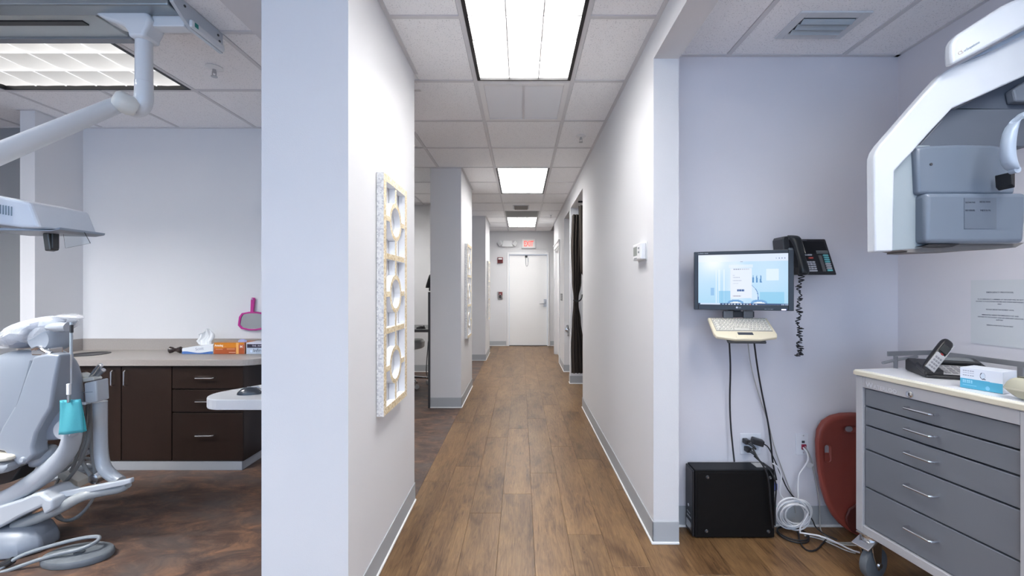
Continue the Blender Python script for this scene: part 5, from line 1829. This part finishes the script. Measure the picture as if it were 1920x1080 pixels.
# ------------------------------------------------------------------ desktop computer on the floor
def computer():
    x0, x1, y0, y1, z1 = .899, 1.310, 2.108, 2.205, .356
    t = thing('computer', ((x0 + x1) / 2, (y0 + y1) / 2, 0), 'black desktop computer case standing on its side against the bay wall', 'computer')
    side = mat('case_black', rgb(10, 11, 13), .45, spec=.3)
    MB().box(x0, x1, y0, y1, .006, z1).build('case', side, t, bevel=.004)
    MB().box(x0 + .012, x1 - .004, y0 - .002, y0, .012, z1 - .014).build('side_panel', side, t, bevel=.0015)
    fp = MB().box(x0 - .012, x0, y0 + .002, y1 - .002, .008, z1 - .004).build('front_bezel', BLACKP, t, bevel=.006)
    MB().box(x0 - .0135, x0 - .012, y0 + .02, y0 + .08, .03, .07).box(x0 - .0135, x0 - .012, y0 + .02, y0 + .07, .09, .098).box(x0 - .0135, x0 - .012, y0 + .03, y0 + .07, .11, .116).build('port_cluster', STEEL, fp)
    MB().lathe((x0 - .012, y0 + .05, .15), [(.008, 0), (.008, -.002)], 'x', 14).build('power_button', CHROME, fp, smooth=True)
    for px, py in ((1326, 894), (1324, 995), (1440, 995.5), (1443, 895)):
        c = W(px, py, y0)
        f = MB().lathe((c.x, y0 - .001, c.z), [(.0085, 0), (.0085, -.006), (.006, -.008)], 'y', 16).build('rubber_foot', mat('foot_grey', rgb(60, 62, 66), .4), t, smooth=True)
        MB().lathe((c.x, y0 - .009, c.z), [(.003, 0), (.003, -.001)], 'y', 8).build('screw', CHROME, f)
    MB().box(x1, x1 + .003, y0 + .006, y1 - .006, .02, z1 - .01).build('rear_plate', STEEL, t)
    mm = mat('vga_blue', rgb(60, 84, 170), .4)
    c = W(1459, 910, 2.15)
    MB().box(x1 + .003, x1 + .03, 2.13, 2.165, c.z - .018, c.z + .018).build('video_plug', mm, t, bevel=.004)
    for k, (z, m) in enumerate(((.15, mat('audio_green', rgb(80, 190, 170), .4)), (.19, BLACKP), (.11, BLACKP), (.235, BLACKP))):
        MB().tube([(x1 + .003, 2.14 + .01 * (k % 2), z), (x1 + .028, 2.14, z)], .006, 8).build('rear_plug', m, t, smooth=True)
    MB().box(x1 - .075, x1 - .025, y0 + .03, y0 + .085, z1, z1 + .0008).build('service_sticker', mat('sticker_white', rgb(190, 190, 190), .5), t)


computer()


# ------------------------------------------------------------------ cables
CBLK = mat('cable_black', (.012, .012, .014), .45)
CWHT = mat('cable_white', rgb(220, 220, 222), .45)
CGRY = mat('cable_grey', rgb(170, 168, 164), .5)


def cable(label, pts, r, m, sm=2, name='cable'):
    o = MB().tube([W(*p) if len(p) == 3 else Vector(p[:3]) for p in pts], r, 8, smooth=sm).build(name, m, smooth=True)
    return tag(o, label, 'cable')


def GP(px, py, dz=.006):
    """a point lying on the floor"""
    Y = (CAM_Z - dz) * F / (py - CY)
    return (px, py, Y)


cable('black cable hanging from the keyboard tray to the computer top, left one', [(1367, 634, 2.06), (1370, 690, 2.17), (1368, 750, 2.19), (1370, 800, 2.19), (1374, 840, 2.18), (1377, 866, 2.16)], .0042, CBLK)
cable('black cable hanging from the keyboard tray past the outlets, right one', [(1413, 634, 2.06), (1420, 690, 2.18), (1430, 745, 2.195), (1440, 790, 2.19), (1446, 835, 2.19), (1449, 870, 2.19), (1456, 900, 2.18)], .0042, CBLK)
cable('thin pale grey cable hanging behind the keyboard tray', [(1402, 640, 2.15), (1408, 690, 2.195), (1424, 745, 2.2), (1440, 790, 2.2), (1452, 840, 2.2), (1470, 890, 2.205), (1488, 935, 2.21), (1492, 962, 2.205)], .0028, CGRY)
cable('black power cord from the upper plug down in front of the computer', [(1411, 840, 2.155), (1420, 858, 2.12), (1436, 880, 2.095), (1442, 905, 2.082), (1444, 940, 2.082), (1447, 972, 2.082), (1449, 990, 2.082)], .0042, CBLK)
cable('black power cord from the lower plug beside the upper cord', [(1414, 855, 2.165), (1424, 864, 2.14), (1442, 878, 2.105), (1452, 896, 2.090), (1456, 912, 2.088), (1453, 945, 2.086), (1453, 985, 2.088)], .0042, CBLK)
cable('thin black adapter cord slanting down to the floor', [(1433, 833, 2.165), (1441, 838, 2.165), (1452, 862, 2.165), (1464, 890, 2.165), (1478, 922, 2.18), (1502, 945, 2.20), (1524, 975, 2.175), (1528, 988, 2.13), (1545, 1002, 2.11), (1570, 1012, 2.07)], .0032, CBLK)
cable('white cable from the data plate down to the white coil', [(1506, 839, 2.205), (1514, 848, 2.185), (1516, 862, 2.18), (1508, 876, 2.18), (1497, 890, 2.18), (1496, 915, 2.17), (1497, 935, 2.16), (1493, 948, 2.15)], .0042, CWHT)
cable('thin grey cable from the data plate behind the red board to the floor', [(1509, 836, 2.207), (1520, 856, 2.2), (1527, 885, 2.205), (1537, 940, 2.2), (1537.5, 975, 2.195), (1538, 996, 2.16), (1552, 1008, 2.11), (1575, 1021, 2.05), (1606, 1023, 2.0)], .0028, CGRY)
cable('pale cord looping from the computer back to the coil', [(1449, 869, 2.125), (1460, 876, 2.13), (1466, 892, 2.13), (1463, 908, 2.13), (1461, 924, 2.13), (1468, 934, 2.12)], .0035, CWHT)


def coil(name, label, c, rx, ry, n, r, m, seed, flat, tail):
    rnd = random.Random(seed)
    pts = []
    for k in range(n * 22):
        a = 2 * PI * k / 22
        j = k / 22
        ox, oz = 7 * math.sin(j * 1.9), 4 * math.cos(j * 2.7)
        s = 1 + .12 * math.sin(j * 2.3 + 1)
        px, py = c[0] + ox + rx * s * math.cos(a), c[1] + oz + ry * s * math.sin(a)
        if flat:
            pts.append(Vector(((px - CX) * c[2] / F, c[2] + (ry * s * math.sin(a)) * -.0050, .006 + .0035 * j)))
        else:
            pts.append(W(px, py, c[2] - .004 * j + .03 * math.sin(a)))
    for q in tail:
        pts.append(W(*q))
    o = MB().tube(pts, r, 7, smooth=1).build(name, m, smooth=True)
    return tag(o, label, 'cable')


coil('coiled_cable', 'hank of white network cable coiled on the floor beside the computer', (1490, 964, 2.12), 26, 24, 7, .0042, CWHT, 1, False,
     [(1495, 998, 2.10), (1515, 1001, 2.09), (1540, 1005, 2.06), (1570, 1018, 2.02), (1597, 1032, 1.99), (1612, 1036, 1.98)])
coil('coiled_cable', 'flat coil of black cable on the floor under the white hank', (1482, 1000, 2.135), 25, 13, 2, .004, CBLK, 2, True,
     [GP(1500, 1017), GP(1508, 1029), GP(1520, 1034), GP(1533, 1030), GP(1543, 1018), GP(1551, 1010)])
cable('second pale cable lying along the floor from the coil to the castor', [GP(1508, 1004), GP(1535, 1009), GP(1560, 1020), GP(1590, 1034), GP(1604, 1037)], .0035, CGRY)
cable('thick pale cable on the floor going under the cart by the red board', [GP(1530, 1003), GP(1560, 1017), GP(1580, 1019), GP(1610, 1018)], .0055, CGRY)


# ------------------------------------------------------------------ red resuscitation board behind the cart
def red_board():
    Yb, Yt = 2.135, 2.19
    t = thing('rescue_board', (1.77, 2.15, 0), 'dark red moulded plastic board with hand slots leaning behind the cart', 'board')
    half = [(0, .628), (-.06, .625), (-.115, .612), (-.16, .585), (-.19, .54), (-.2, .48), (-.202, .40), (-.198, .32), (-.188, .24), (-.168, .165), (-.14, .105), (-.105, .062), (-.07, .034), (-.03, .012), (0, .006)]
    out = half + [(-x, z) for x, z in half[-2:0:-1]]
    cx = W(1608, 0, 2.15).x - .003

    def ring(s, dy):
        r = []
        for x, z in out:
            zc = .32
            r.append((cx + x * s, Yb + (Yt - Yb) * (z / .63) + dy, zc + (z - zc) * s))
        return r
    m = mat('board_red', rgb(140, 66, 56), .42, bump=(300, .05, (1, 1, 1)))
    MB().loft([ring(.96, .012), ring(1, .004), ring(1, -.010), ring(.975, -.018), ring(.90, -.020), ring(.86, -.016)]).build('board_shell', m, t, smooth=True, angle=50)
    def yy(z): return Yb + (Yt - Yb) * (z / .63) - .021 + .0045
    dk = mat('slot_dark', rgb(86, 36, 32), .5)

    def slot(px, py, hw, hh, name):
        c = W(px, py, 2.14)
        M = Matrix.Translation((c.x, yy(c.z), c.z))
        o = rr(0, 0, hw, hh, min(hw, hh) * .98, 6)
        i = rr(0, 0, hw * .55, hh * .86, min(hw * .55, hh * .86) * .98, 6)
        n = len(o)
        MB(M).add([(x, -.005, z) for x, z in o] + [(x, .003, z) for x, z in i], [[k, (k + 1) % n, n + (k + 1) % n, n + k] for k in range(n)]).build(name, m, t, smooth=True)
        MB(M).prism(i, .0022, .003).build('slot_opening', mat('slot_pale', rgb(150, 142, 146), .6), t)
    slot(1555, 852, .019, .048, 'hand_slot')
    slot(1600, 808, .035, .017, 'hand_slot')
    # arched recess for the head at the foot end
    ar = [(cx - .05, .025), (cx - .085, .07), (cx - .088, .11), (cx - .07, .15), (cx - .03, .175), (cx, .18), (cx + .03, .175), (cx + .07, .15), (cx + .088, .11), (cx + .085, .07), (cx + .05, .025)]
    MB().prism(ar, Yb - .024, Yb - .012).build('head_recess', dk, t, bevel=.006, smooth=True)


red_board()
# ------------------------------------------------------------------ steel drawer cart with what stands on it
CA = math.atan2(-1, .15)
CO = Vector((1.510, 1.84, 0))
CF = frame(CO, CA)          # local x along the front towards the viewer, y into the cart
CW, CD = .575, .41
CTOP = .929


def cart():
    t = thing('drawer_cart', CO + Vector((.2, -.25, 0)), 'grey steel five-drawer cart on castors with a cream top', 'cart')
    lg = mat('cart_light_grey', rgb(168, 168, 172), .4)
    dg = mat('cart_drawer_grey', rgb(104, 108, 116), .42)
    zb, zt = .208, .902
    post = .030
    fr = MB(CF)
    fr.box(0, post, 0, CD, zb, zt).box(CW - post, CW, 0, CD, zb, zt)
    fr.box(post, CW - post, 0, CD, .855, zt).box(post, CW - post, 0, CD, zb, .243)
    fr.box(post, CW - post, CD - .01, CD, .243, .855)
    body = fr.build('cabinet_frame', lg, t, bevel=.002)
    MB(CF).box(post + .012, post + .0128, -.0006, 0, .858, zt - .004).build('seam', mat('seam_dark', rgb(120, 120, 126), .5), body)
    zs = [(.773, .853), (.690, .771), (.583, .688), (.416, .581), (.245, .414)]
    for z0, z1 in zs:
        d = MB(CF)
        d.box(post + .003, CW - post - .003, .010, .034, z0 + .0022, z1 - .0022)
        dr = d.build('drawer', dg, t, bevel=.0025)
        MB(CF).box(post + .006, CW - post - .006, .034, .30, z0 + .01, z1 - .01).build('drawer_box', dg, dr)
        zc = (z0 + z1) / 2 + .005 if z1 - z0 < .12 else (z0 + z1) / 2 + .012
        M = CF @ Matrix.Translation((.262, .010, zc))
        pull(M, .10, .032, .0048, 'handle', dr, CHROME)
    # top: laminated board with a wood-look edge
    MB(CF).box(-.004, CW + .006, -.008, CD, zt + .001, CTOP).build('top_board', mat('cream_laminate', rgb(222, 219, 206), .35), t, bevel=.006, seg=3)
    ed = MB(CF)
    ed.box(-.004, CW + .006, -.0092, -.008, zt + .005, CTOP - .006)
    ed.box(-.0052, -.004, -.008, CD - .002, zt + .005, CTOP - .006)
    ed.build('top_edge', mat('maple_edge', rgb(206, 200, 182), .45, noise=(18, .10, (.3, .3, 4))), t, bevel=.0005)
    MB(CF).box(.012, CW - .02, .006, CD - .008, CTOP - .0004, CTOP + .0012).build('top_liner', mat('liner_white', rgb(220, 222, 228), .3), t)
    # lettering and lock
    wt = mat('cart_letter_white', rgb(196, 197, 202), .4)
    M = CF @ Matrix.Translation((.046, -.0006, .862))
    text('W', .030, wt, t, M, 'lettering', bold=.0006)
    text('ATERLOO', .024, wt, t, CF @ Matrix.Translation((.080, -.0006, .862)), 'lettering', bold=.0004, sx=.88)
    Ml = CF @ Matrix.Translation((.224, 0, .873))
    lk = MB(Ml).lathe((0, 0, 0), [(.013, .002), (.013, -.004), (.010, -.0055)], 'y', 20).build('lock', CHROME, t, smooth=True)
    MB(Ml).box(-.0015, .0015, -.0062, -.0054, -.006, .006).build('key_slot', BLACKP, lk)
    # gallery rail
    rl = mat('rail_grey', rgb(150, 152, 156), .35, .6)
    fl_ = MB(CF)
    zr = .985
    fl_.box(.006, .012, .155, CD - .012, zr, zr + .022)
    fl_.box(.006, CW + .02, CD - .012, CD - .006, zr, zr + .022)
    fl_.build('rail', rl, t, bevel=.002)
    for x, y in ((.006, .19), (.30, CD - .012), (.55, CD - .012)):
        MB(CF).box(x, x + .016, y, y + .006, CTOP, zr).build('rail_post', rl, t)
    MB(CF).tube([(.01, .13, .955), (.004, .20, .965), (.004, .32, .978)], .007, 8, smooth=1).build('side_bar', rl, t, smooth=True)
    # castors
    for k, (x, y) in enumerate(((.035, .035), (CW - .04, .035), (.035, CD - .04), (CW - .04, CD - .04))):
        Mc = CF @ Matrix.Translation((x, y, 0)) @ Matrix.Rotation(math.radians(100 if k == 0 else 20), 4, 'Z')
        c = MB(Mc)
        c.box(-.036, .036, -.036, .036, .200, .207)
        c.lathe((0, 0, 0), [(.030, .175), (.034, .182), (.034, .200)], 'z', 16)
        c.prism([(-.030, .176), (.034, .176), (.030, .060), (.012, .052), (-.02, .12)], -.026, -.022)
        c.prism([(-.030, .176), (.034, .176), (.030, .060), (.012, .052), (-.02, .12)], .022, .026)
        cs = c.build('castor', CHROME, t, bevel=.001, smooth=True)
        MB(Mc).lathe((.02, -.018, .073), [(.02, .0), (.058, 0), (.070, .004), (.072, .018), (.070, .032), (.058, .036), (.02, .036)], 'y', 28).build('wheel', mat('wheel_grey', rgb(92, 98, 104), .35), cs, smooth=True)
        MB(Mc).lathe((.02, -.03, .073), [(.004, 0), (.012, 0), (.012, .06), (.004, .06)], 'y', 12).build('axle', STEEL, cs, smooth=True)
        if k == 0:
            bk = MB(Mc @ Matrix.Translation((.0, 0, .190)) @ Matrix.Rotation(math.radians(-24), 4, 'Y'))
            bk.box(-.075, .0, -.034, .034, -.004, .004)
            bp = bk.build('brake_pedal', STEEL, cs, bevel=.002)
            MB(Mc @ Matrix.Translation((.0, 0, .190)) @ Matrix.Rotation(math.radians(-24), 4, 'Y')).box(-.05, -.025, -.016, .016, .004, .0055).build('pedal_plate', CHROME, cs, bevel=.001)


cart()


def cordless_phone():
    M = frame((1.638, 1.648, CTOP + .0022), math.atan2(-.40, .916))
    t = thing('cordless_phone', M.translation, 'silver and black cordless desk phone with handset on the cart', 'phone')
    MB(M).prism([(0, .0), (.0, .012), (.165, .055), (.185, .046), (.185, 0)], -.002, .235, 'x').build('base', BLACKP, t, bevel=.006, seg=3)
    tilt = math.atan2(.043, .165)
    T = M @ Matrix.Translation((0, 0, .0135)) @ Matrix.Rotation(tilt, 4, 'X')
    sl_ = mat('phone_silver', rgb(168, 168, 170), .45)
    MB(T).box(.055, .225, .012, .105, -.001, .0025).build('key_panel', sl_, t, bevel=.003)
    for r in range(4):
        for c in range(7):
            MB(T).box(.066 + c * .0222, .066 + c * .0222 + .0165, .019 + r * .021, .019 + r * .021 + .0135, .0025, .0052).build('key', mat('phone_key_silver', rgb(126, 126, 130), .45), t, bevel=.0015, seg=1)
    MB(T).box(.075, .215, .115, .165, -.002, .016).build('display_hump', BLACKP, t, bevel=.006, seg=3)
    MB(T).box(.105, .195, .124, .156, .0155, .0172).build('display', mat('phone_window', rgb(112, 116, 118), .25), t, bevel=.001)
    # cradle and handset leaning in it
    MB(T).box(-.004, .055, .004, .09, -.006, .018).build('cradle', BLACKP, t, bevel=.006)
    a, b = W(1738, 692, 1.645), W(1779, 640, 1.665)
    ax = (b - a).normalized()
    side = Vector((.85, -.05, .0)); side = (side - ax * side.dot(ax)).normalized()
    nr = ax.cross(side).normalized()
    if nr.y > 0: nr = -nr
    L = (b - a).length
    rings = []
    for f, wv, th in ((-.06, .010, .006), (0, .018, .012), (.12, .0205, .014), (.5, .0215, .014), (.85, .023, .014), (.97, .021, .012), (1.03, .012, .006)):
        rings.append(ell(a + ax * L * f - nr * .002, side * wv, nr * th, 20, 3))
    h = MB().loft(rings).build('handset', BLACKP, t, smooth=True, sub=1)

    def hbox(name, m, f0, f1, w0, w1, d):
        p = [a + ax * L * f + side * w_ + nr * dd for f in (f0, f1) for w_ in (w0, w1) for dd in (.008, d)]
        MB().add(p, [[0, 1, 3, 2], [4, 6, 7, 5], [0, 4, 5, 1], [2, 3, 7, 6], [1, 5, 7, 3], [0, 2, 6, 4]]).build(name, m, h, bevel=.0015)
    hbox('face', sl_, .0, .52, -.017, .017, .0148)
    hbox('trim_rail', sl_, .0, .98, .0175, .0215, .0105)
    hbox('screen', mat('handset_screen', rgb(40, 44, 44), .2), .58, .80, -.016, .016, .0150)
    hbox('call_key', mat('call_red', rgb(150, 30, 26), .4), .50, .54, -.004, .006, .0165)
    for r in range(4):
        for c in range(3):
            hbox('key', mat('phone_key_silver', (0, 0, 0)), .05 + r * .1, .05 + r * .1 + .055, -.0135 + c * .0095, -.0135 + c * .0095 + .0075, .0166)


cordless_phone()


def mask_box():
    a, b = Vector((1.607, 1.494)), Vector((1.647, 1.389))
    ang = math.atan2(b.y - a.y, b.x - a.x)
    M = frame((a.x, a.y, CTOP + .0022), ang)
    L, Dp, H = .108, .095, .074
    t = thing('mask_box', M @ Vector((L / 2, Dp / 2, 0)), 'white and sky-blue cardboard mask box on the cart', 'box')
    MB(M).box(0, L, .001, Dp, 0, H).build('carton', mat('mask_carton', rgb(206, 212, 222), .5), t, bevel=.001)

    def fn(u, v):
        c = (208, 214, 226) if v < .52 + .02 * u else (74, 158, 190)
        if v < .52 and .06 < u < .34 and (abs(v - .14) < .022 or abs(v - .24) < .012 or abs(v - .36) < .02): c = (140, 146, 164) if int(u * 90) % 5 else c
        if v > .52 and .06 < u < .30 and (abs(v - .62) < .035 or abs(v - .71) < .025): c = (150, 204, 226) if int(u * 80) % 4 else c
        if v > .5 and .06 < u < .4 and abs(v - .84) < .015: c = (110, 180, 208)
        r = math.hypot((u - .545) / .062, (v - .30) / .165)
        if .82 < r < 1.05: c = (60, 64, 84) if (u < .53 or v > .42) else (170, 180, 196)
        if r < .8: c = (190, 204, 220)
        if u > .55 and abs(v - (.44 + (u - .57) * .6)) < .02 and u < .62: c = (56, 60, 80)
        if math.hypot((u - .66) / .05, (v - .86) / .1) < 1: c = (120, 186, 214)
        return c
    paint('printed_front', t, M @ Matrix.Translation((L / 2, .0003, H / 2)), L - .001, H - .001, 110, 44, fn)


mask_box()


def small_things():
    # cream rounded dispenser at the near corner
    Y = 1.33
    t = thing('cream_dispenser', W(1900, 735, Y), 'cream rounded plastic device lying on the near corner of the cart top', 'device')
    z0 = CTOP + .0022
    rings = []
    dx = Vector((.1483, -.989, 0)); dy = Vector((.989, .1483, 0))
    o = Vector((1.640, 1.300, z0))
    for z, lx, ly, sh in ((0, .050, .040, .03), (.014, .068, .050, .012), (.032, .082, .056, 0), (.036, .082, .056, 0), (.050, .076, .052, 0), (.066, .064, .044, .002), (.071, .05, .034, .004)):
        rings.append(ell(o + dx * (sh * .6) + Vector((0, 0, z)), dx * lx * .78, dy * ly * .75, 28, 4.5))
    MB().loft(rings).build('body', mat('device_cream', rgb(176, 174, 156), .45), t, smooth=True, sub=1)
    p = o + Vector((0, 0, .071)) + dx * -.01
    MB(frame(p, CA)).box(-.026, .02, -.014, -.006, -.003, .004).build('slot', mat('device_slot', rgb(96, 96, 84), .5), t, bevel=.002)
    MB().lathe(o + dx * .03 + dy * -.015 + Vector((0, 0, .069)), [(.007, 0), (.007, .007), (.004, .009)], seg=14).build('button', mat('device_slot', (0, 0, 0)), t, smooth=True)
    rings = [ell(o + Vector((0, 0, z)), dx * lx * .78, dy * ly * .75, 28, 4.5) for z, lx, ly in ((.0310, .0822, .0562), (.0335, .0829, .0569), (.0360, .0822, .0562))]
    MB().loft(rings).build('seam_band', mat('device_band', rgb(196, 194, 178), .4), t, smooth=True)
    # papers and a pen behind the mask box
    c = CF @ Vector((.40, .24, z0))
    t = thing('paper_stack', c, 'few loose white papers lying on the cart behind the mask box', 'paper')
    for k, (dx_, a) in enumerate(((0, .05), (.012, -.08), (.004, .16))):
        MB(CF @ Matrix.Translation((.39 + dx_, .25, z0 + .0006 + k * .0012)) @ Matrix.Rotation(a, 4, 'Z')).box(-.11, .11, -.075, .075, 0, .0009).build('sheet', mat('paper_white', rgb(214, 214, 220), .7), t)
    t = tag(MB().tube([CF @ Vector((.34, .222, z0 + .010)), CF @ Vector((.47, .215, z0 + .010))], [.0045, .0045], 10).build('pen', BLACKP, smooth=True), 'black pen lying on the loose papers on the cart', 'pen')
    # small round pot with a cream lid
    c = CF @ Vector((.515, .235, z0))
    t = thing('small_pot', c, 'small green pot with a cream lid at the back of the cart top', 'pot')
    MB().lathe(c, [(.02, 0), (.03, .002), (.031, .04), (.029, .042)], seg=20).build('pot_body', mat('pot_green', rgb(150, 176, 158), .4), t, smooth=True)
    MB().lathe(c, [(.033, .043), (.034, .046), (.034, .054), (.03, .058), (.004, .059)], seg=20).build('lid', mat('lid_cream', rgb(196, 190, 172), .4), t, smooth=True)


small_things()


def notice():
    ytop = 1.856
    x = RX - .0012
    z1, z0 = 1.29 + .04, 1.29 - .245
    y1, y0 = 1.858, 1.642
    t = thing('printed_notice', (x, (y0 + y1) / 2, (z0 + z1) / 2), 'white printed notice sheet on the right wall above the cart', 'paper')
    MB().box(x - .0008, x, y0, y1, z0, z1).build('sheet', mat('notice_paper', rgb(206, 210, 214), .35), t)
    M0 = Matrix(((0, 1, 0, x - .0012), (-1, 0, 0, 0), (0, 0, 1, 0), (0, 0, 0, 1)))
    ink = mat('notice_ink', rgb(70, 80, 100), .6)
    cy = (y0 + y1) / 2 - .004

    def line(s, f, size):
        M = Matrix.Translation((x - .0011, cy, z1 - (z1 - z0) * f)) @ Matrix.Rotation(-PI / 2, 4, 'Z')
        text(s, size, ink, t, M, 'lettering', align='CENTER', ext=.0001, bold=.0001)
    line('EMERGENCY PROTOCOL', .20, .0088)
    line('IN AN EMERGENCY, A MEMBER OF THE STAFF WILL BE SENT', .305, .0062)
    line('OUTSIDE TO FLAG DOWN THE EMS AND GUIDE RESPONDERS IN', .34, .0062)
    line('FIRST', .375, .0062)
    line('DO NOT MOVE THE PATIENT UNTIL', .46, .0062)
    line('IMMEDIATELY BRING THE EMERGENCY KIT AND', .545, .0062)
    line('OXYGEN TO THE PATIENT AND AN ASSISTANT CALLS FOR', .58, .0062)
    line('SUPPORT', .615, .0062)
    line('REMAIN CALM WITH THE PATIENT', .70, .0062)


notice()


# ------------------------------------------------------------------ panoramic imaging unit
def imaging_unit():
    Y = 1.45
    t = thing('xray_unit', (1.6, 1.5, 1.9), 'white panoramic dental x-ray unit with grey housing hanging over the cart', 'x-ray machine')

    def U(px, py, y=Y): return (W(px, py, y).x, W(px, py, y).z)

    def Pp(l, y=Y): return [U(a, b, y) for a, b in l]
    wht = mat('xray_white', rgb(206, 211, 218), .28, coat=.3)
    gry = mat('xray_grey', rgb(104, 115, 130), .35, coat=.2)
    gr2 = mat('xray_pale_grey', rgb(150, 161, 167), .35)
    drk = mat('xray_dark_grey', rgb(84, 92, 104), .45)
    YB = Y + .035
    outer = [(1625, 474), (1623.5, 320), (1624, 300), (1628, 288), (1636, 276), (1655, 254), (1700, 202), (1742, 155), (1756, 142), (1770, 134), (1800, 118), (1860, 86), (1925, 52), (2030, -3)]
    inner = [(2030, 88), (1920, 143), (1860, 170), (1786, 203), (1740, 252), (1712, 284), (1678, 320), (1676, 400), (1675, 471)]
    MB().prism([U(x, y, YB) for x, y in outer] + Pp(inner), Y, YB).build('outer_cover', wht, t, bevel=.006, seg=3, smooth=True)
    # pale inner liner panel and housings set back behind the cover
    MB().prism(Pp([(1672, 470), (1675, 315), (1722, 272), (1745, 272), (1745, 462), (1720, 467)], YB), YB, YB + .035).build('side_liner', gr2, t, bevel=.004)
    MB().prism(Pp([(1718, 276), (1740, 272), (1800, 270), (1860, 271), (1905, 276), (1905, 364), (1722, 364)], Y + .015), Y + .015, Y + .17).build('upper_housing', gry, t, bevel=.012, seg=3, smooth=True)
    MB().prism(Pp([(1737, 361), (1737, 456), (1922, 456), (1928, 361)], Y - .005), Y - .005, Y + .17).build('lower_housing', gry, t, bevel=.016, seg=4, smooth=True)
    # roof of the recess, sloping back
    MB().prism(Pp([(1784, 204), (1930, 204), (1930, 275), (1900, 275), (1718, 279)], Y + .045), Y + .045, Y + .17).build('recess_roof', mat('xray_mid_grey', rgb(90, 97, 108), .4), t, bevel=.004)
    MB().prism(Pp([(1795, 203), (1860, 170), (1985, 108), (1985, 206)], Y + .06), Y + .06, Y + .15).build('recess_back', drk, t)
    MB().prism(Pp([(1900, 168), (1925, 152), (1990, 150), (1990, 190), (1905, 190)], Y + .03), Y + .03, Y + .06).build('sensor_block', mat('xray_block', rgb(104, 112, 124), .4), t, bevel=.006)
    # underside strip
    MB().prism(Pp([(1700, 473.5), (1702, 471), (1690, 469), (1722, 463), (1745, 455), (1922, 455), (1905, 464), (1850, 467), (1800, 471), (1720, 474)], Y + .036), Y + .036, Y + .12).build('underside', mat('xray_under', rgb(120, 116, 114), .5), t, bevel=.002)
    MB().prism(Pp([(1730, 462), (1745, 457.5), (1800, 457.5), (1785, 463)], Y + .006), Y + .006, Y + .035).build('under_slot', BLACKP, t)
    # rating plate with faint print
    pl = MB().prism(Pp([(1808, 371), (1868, 371), (1868, 429), (1808, 429)], Y - .006), Y - .0068, Y - .004).build('rating_plate', mat('plate_grey', rgb(94, 104, 118), .4), t)
    ink = mat('plate_ink', rgb(62, 70, 82), .5)
    for (a, b, s) in ((1810, 381, 'REMOVE'), (1837, 380, 'METAL ITEMS'), (1810, 396, 'RETIRER'), (1838, 396, 'METAUX')):
        c = W(a, b, Y - .007)
        text(s, .0085, ink, pl, Matrix.Translation((c.x, Y - .0071, c.z)), 'lettering', sx=.75 if len(s) > 8 else 1.1)
    c = W(1746, 308, Y + .014)
    MB().lathe((c.x, Y + .015, c.z), [(.005, 0), (.005, -.002)], 'y', 12).build('screw', DARKP, t, smooth=True)
    # bent support handle in front at the right
    hp = [W(1925, 214, 1.36), W(1903, 222, 1.36), W(1893, 245, 1.36), W(1888, 280, 1.36), W(1892, 308, 1.36), W(1902, 320, 1.36)]
    mb = MB()
    hh = [ell(p, Vector((w_, 0, w_ * .12)), (0, .018, 0), 14, 2.6) for p, w_ in zip(hp, (.010, .014, .016, .017, .017, .013))]
    hh[0] = ell(hp[0], Vector((0, 0, .016)), (0, .018, 0), 14, 2.6)
    hh[1] = ell(hp[1], Vector((.010, 0, .013)), (0, .018, 0), 14, 2.6)
    mb.loft(hh)
    mb.build('support_handle', mat('handle_pale', rgb(160, 174, 192), .3), t, smooth=True, sub=1)
    MB().lathe(W(1909, 317, 1.35), [(.004, 0), (.012, .001), (.012, .02), (.004, .021)], 'y', 16).build('handle_knob', mat('handle_pale', (0, 0, 0)), t, smooth=True)
    MB().prism(Pp([(1896, 322), (1904, 322), (1904, 352), (1898, 345)], 1.40), 1.40, 1.45).build('handle_foot', BLACKP, t, bevel=.003)
    # upper carriage cover with its name strip
    Yc = 1.40
    up = [(1786.5, 121), (1784.5, 100), (1785, 82), (1790, 72), (1800, 62), (1840, 36), (1882, 9), (1900, 0), (2030, -49), (2030, -4), (1925, 48), (1850, 89)]
    uc = MB().prism(Pp(up, Yc), Yc, Yc + .03).build('upper_carriage', wht, t, bevel=.010, seg=3, smooth=True)
    c = W(1798, 104, Yc - .0004)
    ang = -math.atan2(35, 60)
    Mx = Matrix.Translation((c.x, Yc - .0004, c.z)) @ Matrix.Rotation(ang, 4, 'Y')
    text('CS', .0165, mat('name_warm', rgb(178, 160, 150), .4), uc, Mx, 'lettering')
    text('orthopantomo', .0135, mat('name_grey', rgb(150, 164, 176), .4), uc, Mx @ Matrix.Translation((.022, 0, .0006)), 'lettering', sx=.78)
    MB().prism(Pp([(1800, 121), (1850, 93), (1925, 54), (2020, 5), (2020, 13), (1925, 62), (1850, 100)], Y), Y - .02, Y + .06).build('carriage_gap', mat('gap_blue_grey', rgb(120, 134, 154), .5), t)
    # column and arm carrying the unit, beyond the picture edge
    MB().box(1.93, 2.035, .82, 1.0, 0, 2.45).build('column', wht, t, bevel=.01)
    MB().box(1.80, 2.03, .85, 1.50, 2.18, 2.40).build('carrier_arm', wht, t, bevel=.012)


imaging_unit()
